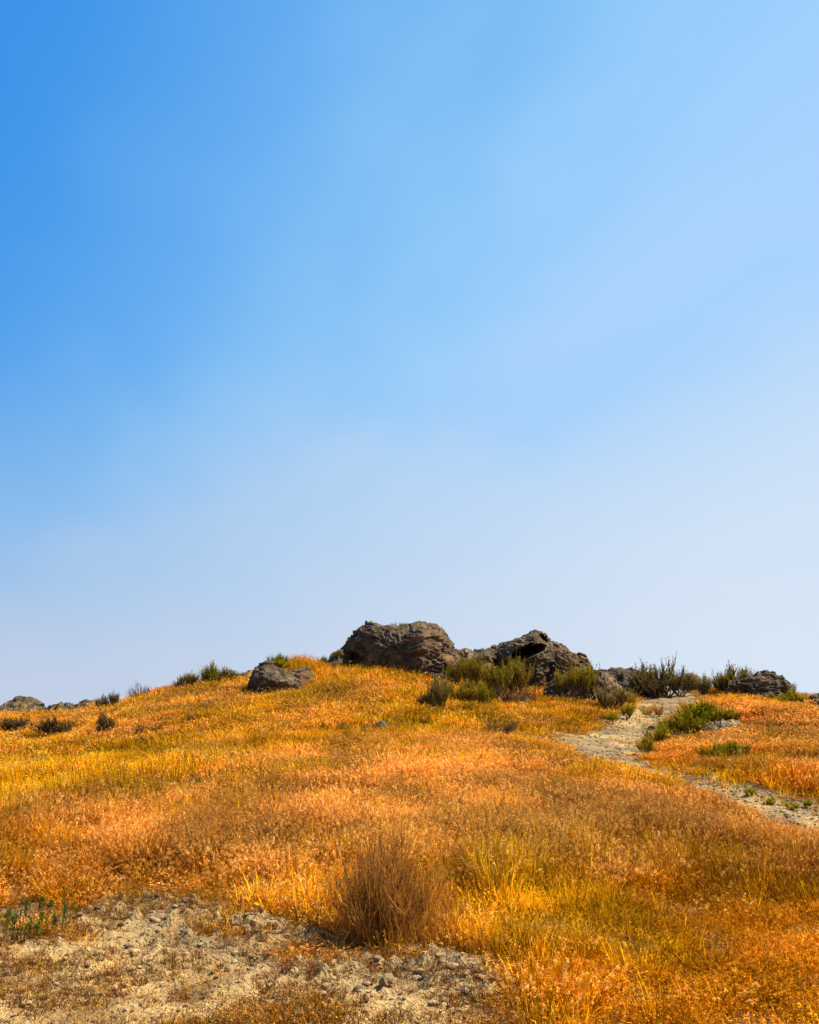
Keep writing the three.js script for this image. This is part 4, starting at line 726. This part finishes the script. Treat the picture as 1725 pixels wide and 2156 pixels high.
{ // dead stalks and sticks
  const strawM = new THREE.MeshStandardMaterial({ name: 'straw', color: V3([0.55, 0.42, 0.24]), vertexColors: true, roughness: 1 }), darkM = new THREE.MeshStandardMaterial({ name: 'dead wood', color: V3([0.09, 0.06, 0.035]), vertexColors: true, roughness: 1 });
  function stick(list, r, mat, label, lift = 0.0, group) {       // a stalk through pixels: base first, standing or lying where it grows
    const g = ground(list[0][0], list[0][1]), pts = list.map(([px, py], i) => { const p = atDepth(px, py, g.d + 0.12 * i); return p.sub(vec(g.x, g.y, -g.d)); });
    pts[0].y -= 0.03; const S = new Strip(), cv = new THREE.CatmullRomCurve3(pts).getPoints(12); S.tube(cv, cv.map((_, i) => r * (1 - 0.65 * i / 12)), cv.map(() => [1, 1, 1]), 5);
    const m = new THREE.Mesh(S.geometry(), mat); m.position.set(g.x, HT(g.x, g.d) + lift, -g.d); return put(m, 'dry_stalk', label, 'stalk', group);
  }
  stick([[195, 1884], [225, 1872], [250, 1856], [262, 1844]], 0.006, strawM, 'long pale bent stalk lying left above the bare soil, lower of two');
  stick([[192, 1880], [207, 1862], [218, 1850]], 0.005, strawM, 'shorter pale stalk lying above the long bent one on the left');
  stick([[488, 1912], [480, 1900], [479, 1885], [477, 1874]], 0.005, strawM, 'pale curved stalk standing at the edge of the orange grass');
  stick([[548, 1928], [553, 1905], [549, 1888]], 0.004, strawM, 'thin pale stalk right of the pale curved one');
  stick([[400, 1892], [408, 1878], [416, 1872]], 0.004, strawM, 'short pale stalk in the orange grass above the clods');
  stick([[585, 2012], [592, 1998], [598, 1985]], 0.004, strawM, 'short pale stalk left of the wiry shrub');
  stick([[662, 2092], [680, 2070], [690, 2058]], 0.003, strawM, 'thin straw lying on the bare soil below the wiry shrub');
  stick([[240, 1666], [262, 1648], [285, 1635], [298, 1620]], 0.010, strawM, 'thin grey stick leaning in the yellow grass on the left');
  stick([[612, 1800], [616, 1786], [622, 1771], [625, 1760]], 0.010, darkM, 'dark dead twig standing in the orange grass left of centre');
  stick([[604, 1798], [602, 1782], [600, 1772]], 0.005, darkM, 'thin dark twig just left of the dark dead twig');
  stick([[1178, 1842], [1176, 1815], [1183, 1790], [1192, 1778]], 0.006, darkM, 'thin dark curved stem standing in the pink grass right of centre');
  stick([[1290, 1878], [1250, 1848], [1210, 1835], [1190, 1832]], 0.004, strawM, 'fine pale stem arching low in the grass right of the wiry shrub');
  stick([[1276, 1870], [1255, 1850], [1230, 1834]], 0.006, darkM, 'thin dark stem fallen over in the orange grass on the right');
  stick([[1500, 2000], [1497, 1985], [1502, 1972], [1508, 1966]], 0.004, strawM, 'white curled stem in the orange grass at the lower right');
  stick([[1452, 1968], [1455, 1955], [1448, 1945]], 0.003, strawM, 'small pale curled stem left of the white one at the lower right');
  stick([[1410, 1950], [1395, 1942], [1385, 1932]], 0.004, strawM, 'pale bent stem lying in the grass at the lower right');
  stick([[850, 1600], [860, 1590], [868, 1583]], 0.008, strawM, 'pale forked stem in the pink grass of the middle field');
  stick([[402, 1522], [399, 1510], [401, 1500]], 0.012, darkM, 'dark twig standing in the grass of the left slope');
  stick([[440, 1505], [443, 1488], [444, 1472]], 0.006, darkM, 'thin dry weed stem standing below the green skyline shrub', 0, 'thin dry weed stems below the green skyline shrub');
  stick([[475, 1502], [476, 1480], [478, 1460]], 0.006, darkM, 'thin tall dry stem right of the other one below the skyline', 0, 'thin dry weed stems below the green skyline shrub');
  const white = [[1240, 1470, 1225, 1448], [1262, 1480, 1250, 1450], [1275, 1480, 1290, 1452], [1240, 1478, 1268, 1446], [1225, 1476, 1205, 1455], [1285, 1488, 1312, 1462]];
  for (const [a, b, c, e] of white) stick([[a, b], [(a + c) / 2 - 2, (b + e) / 2], [c, e]], 0.009, strawM, 'long pale grass stalk arching in front of the olive bushes', 0, 'long pale grass stalks in front of the olive bushes');
}
{
  const rg = rngOf(4242), lists = { gold: [], rust: [], pink: [], matted: [], tall: [] };
  const bands = [[4.7, 8, 640], [8, 12, 540], [12, 20, 500], [20, 28, 400], [28, 41, 270]];
  for (const [d0, d1, per] of bands) {
    const lod = d0 >= 20 ? 2 : d0 >= 12 ? 1 : 0;
    const area = 0.52 * (d1 * d1 - d0 * d0) + 2 * (d1 - d0), N = Math.round(area * per);
    for (let k = 0; k < N; k++) {
      const d = Math.sqrt(lerp(d0 * d0, d1 * d1, rg())), x = (rg() - 0.5) * 2 * (0.52 * d + 1);
      const pd = d > 10 ? pathDist(x, d) : 9;
      if (pd < 0.5 && rg() > 0.015 + 0.985 * sstep(-0.55, 0.35, pd)) continue;
      let hs = 1, keep = 1;
      if (pd < 0.6) { hs *= 0.45 + 0.55 * sstep(-0.3, 0.6, pd); }
      const b = bareAt(x, d); let bareHere = false, noTall = false;
      if (b > 0) { const cl = sstep(0.42, 0.66, n2(x * 1.1, d * 1.1, 3, 33)); if (b > 0.5) bareHere = true; keep *= lerp(1, 0.08 + 0.55 * cl, b); hs *= lerp(1, 0.42, b); }
      for (const t of density) { const q = ((x - t[0]) / t[2]) ** 2 + ((d - t[1]) / t[3]) ** 2, e = Math.exp(-q); keep *= lerp(1, t[4], e); hs *= lerp(1, t[5], e); }
      if (d < 12 && b < 0.5 && bareAt(x, d - 0.9) > 0.5) { hs *= 0.68; keep *= 0.75; }
      const open = n2(x * 0.9, d * 0.9, 3, 34); if (open < 0.38) { const e = sstep(0.38, 0.30, open); keep *= 1 - 0.75 * e; hs *= 1 - 0.35 * e; }
      for (const t of shrubSpots) { const q = Math.hypot(x - t[0], (d - t[1]) * 0.8); if (q < t[2] * 0.85) keep *= 0.08; else if (q < t[2] + 0.7 && d < t[1] + 0.2 && d > 10) hs *= 0.5; }
      const clump = n2(x * 4.3, d * 3.6, 3, 42); keep *= lerp(1, 0.12 + 1.0 * sstep(0.36, 0.58, clump), 0.85); hs *= lerp(1, 0.62, sstep(10, 21, d)) * (0.75 + 0.5 * sstep(0.35, 0.65, clump));
      if (rg() > keep) continue;
      const wt = { gold: 0.24, rust: 0.4, pink: 0.22, matted: 0.04 }; if (d < 9.3) wt.matted += 0.8 * sstep(9.3, 7.5, d); if (x > 0.4 && d < 9.4) { const e = sstep(9.4, 7.8, d) * sstep(0.5, 1.2, x); wt.matted += 5 * e; wt.gold *= 1 - 0.85 * e; wt.pink *= 1 - 0.7 * e; hs *= 1 - 0.35 * e; noTall = e > 0.2; }
      if (bareHere) { wt.matted += 3; wt.gold = 0.1; wt.pink = 0; }
      const jx = (n2(x * 0.5, d * 0.5, 3, 35) - 0.5) * 3, jd = (n2(x * 0.5, d * 0.5, 3, 36) - 0.5) * 3;
      for (const p of patches) { const q = ((x + jx - p.x) / p.rx) ** 2 + ((d + jd - p.d) / p.rd) ** 2; if (q < 8) wt[p.kind] += p.w * Math.exp(-q); }
      wt.gold *= 0.2 + 2.0 * sstep(0.38, 0.62, n2(x * 0.8, d * 0.5, 3, 37)); wt.rust *= 0.4 + 1.2 * sstep(0.35, 0.65, n2(x * 0.7, d * 0.7, 3, 38));
      let s = rg() * (wt.gold + wt.rust + wt.pink + wt.matted), kind = 'matted';
      for (const q of ['gold', 'rust', 'pink']) { s -= wt[q]; if (s < 0) { kind = q; break; } }
      if (!bareHere && !noTall && pd > 0.3 && rg() < 0.018) kind = 'tall';
      const t = TINT[kind], m = (0.34 + 1.2 * rg()) * lerp(0.68, 1.36, sstep(0.3, 0.66, n2(x * 1.1, d * 1.1, 4, 39) * 0.6 + 0.4 * n2(x * 0.45, d * 0.45, 2, 43))), hue = (rg() - 0.5) * 0.18 + (n2(x * 0.6, d * 0.6, 2, 40) - 0.5) * 0.3;
      const hgt = (kind === 'tall' ? Math.max(hs, 0.6) : hs) * (0.75 + 0.45 * rg()) * (0.8 + 0.4 * n2(x * 0.7, d * 0.7, 2, 41)), wid = 0.85 + 0.4 * rg();
      lists[kind].push({ k: lod * VAR + Math.floor(rg() * VAR), x, d, y: (d < 13 ? HT(x, d, pd) : H0(x, d)) - 0.01, sx: wid * (hs < 0.6 ? 0.8 : 1), sy: hgt, ry: rg() * 6.3, rx: (rg() - 0.5) * 0.2, rz: (rg() - 0.5) * 0.2 - 0.06, c: (bareHere ? (rg() < 0.5 ? [0.34, 0.13, 0.015] : [0.62, 0.25, 0.008]) : t).map((v, q) => v * m * (q ? 1 + hue : 1)) });
    }
  }
  scatter('golden_grass', 'upright golden yellow bunch grass over the hillside', 'grass', grassGeos.gold, [bladeMat], lists.gold);
  scatter('orange_grass', 'short rust orange dry grass over the hillside', 'grass', grassGeos.rust, [bladeMat], lists.rust);
  scatter('seeding_grass', 'dry grass with drooping pinkish seed heads over the slope', 'grass', grassGeos.pink, [bladeMat], lists.pink);
  scatter('tall_grass', 'sparse tall pale seed stalks standing above the dry grass', 'grass', grassGeos.tall, [bladeMat], lists.tall);
  scatter('matted_grass', 'curled and matted orange grass low in the foreground', 'grass', grassGeos.matted, [bladeMat], lists.matted);
  console.log('tufts', Object.values(lists).map((l) => l.length).join(' '));
}
renderer.render(scene, camera);
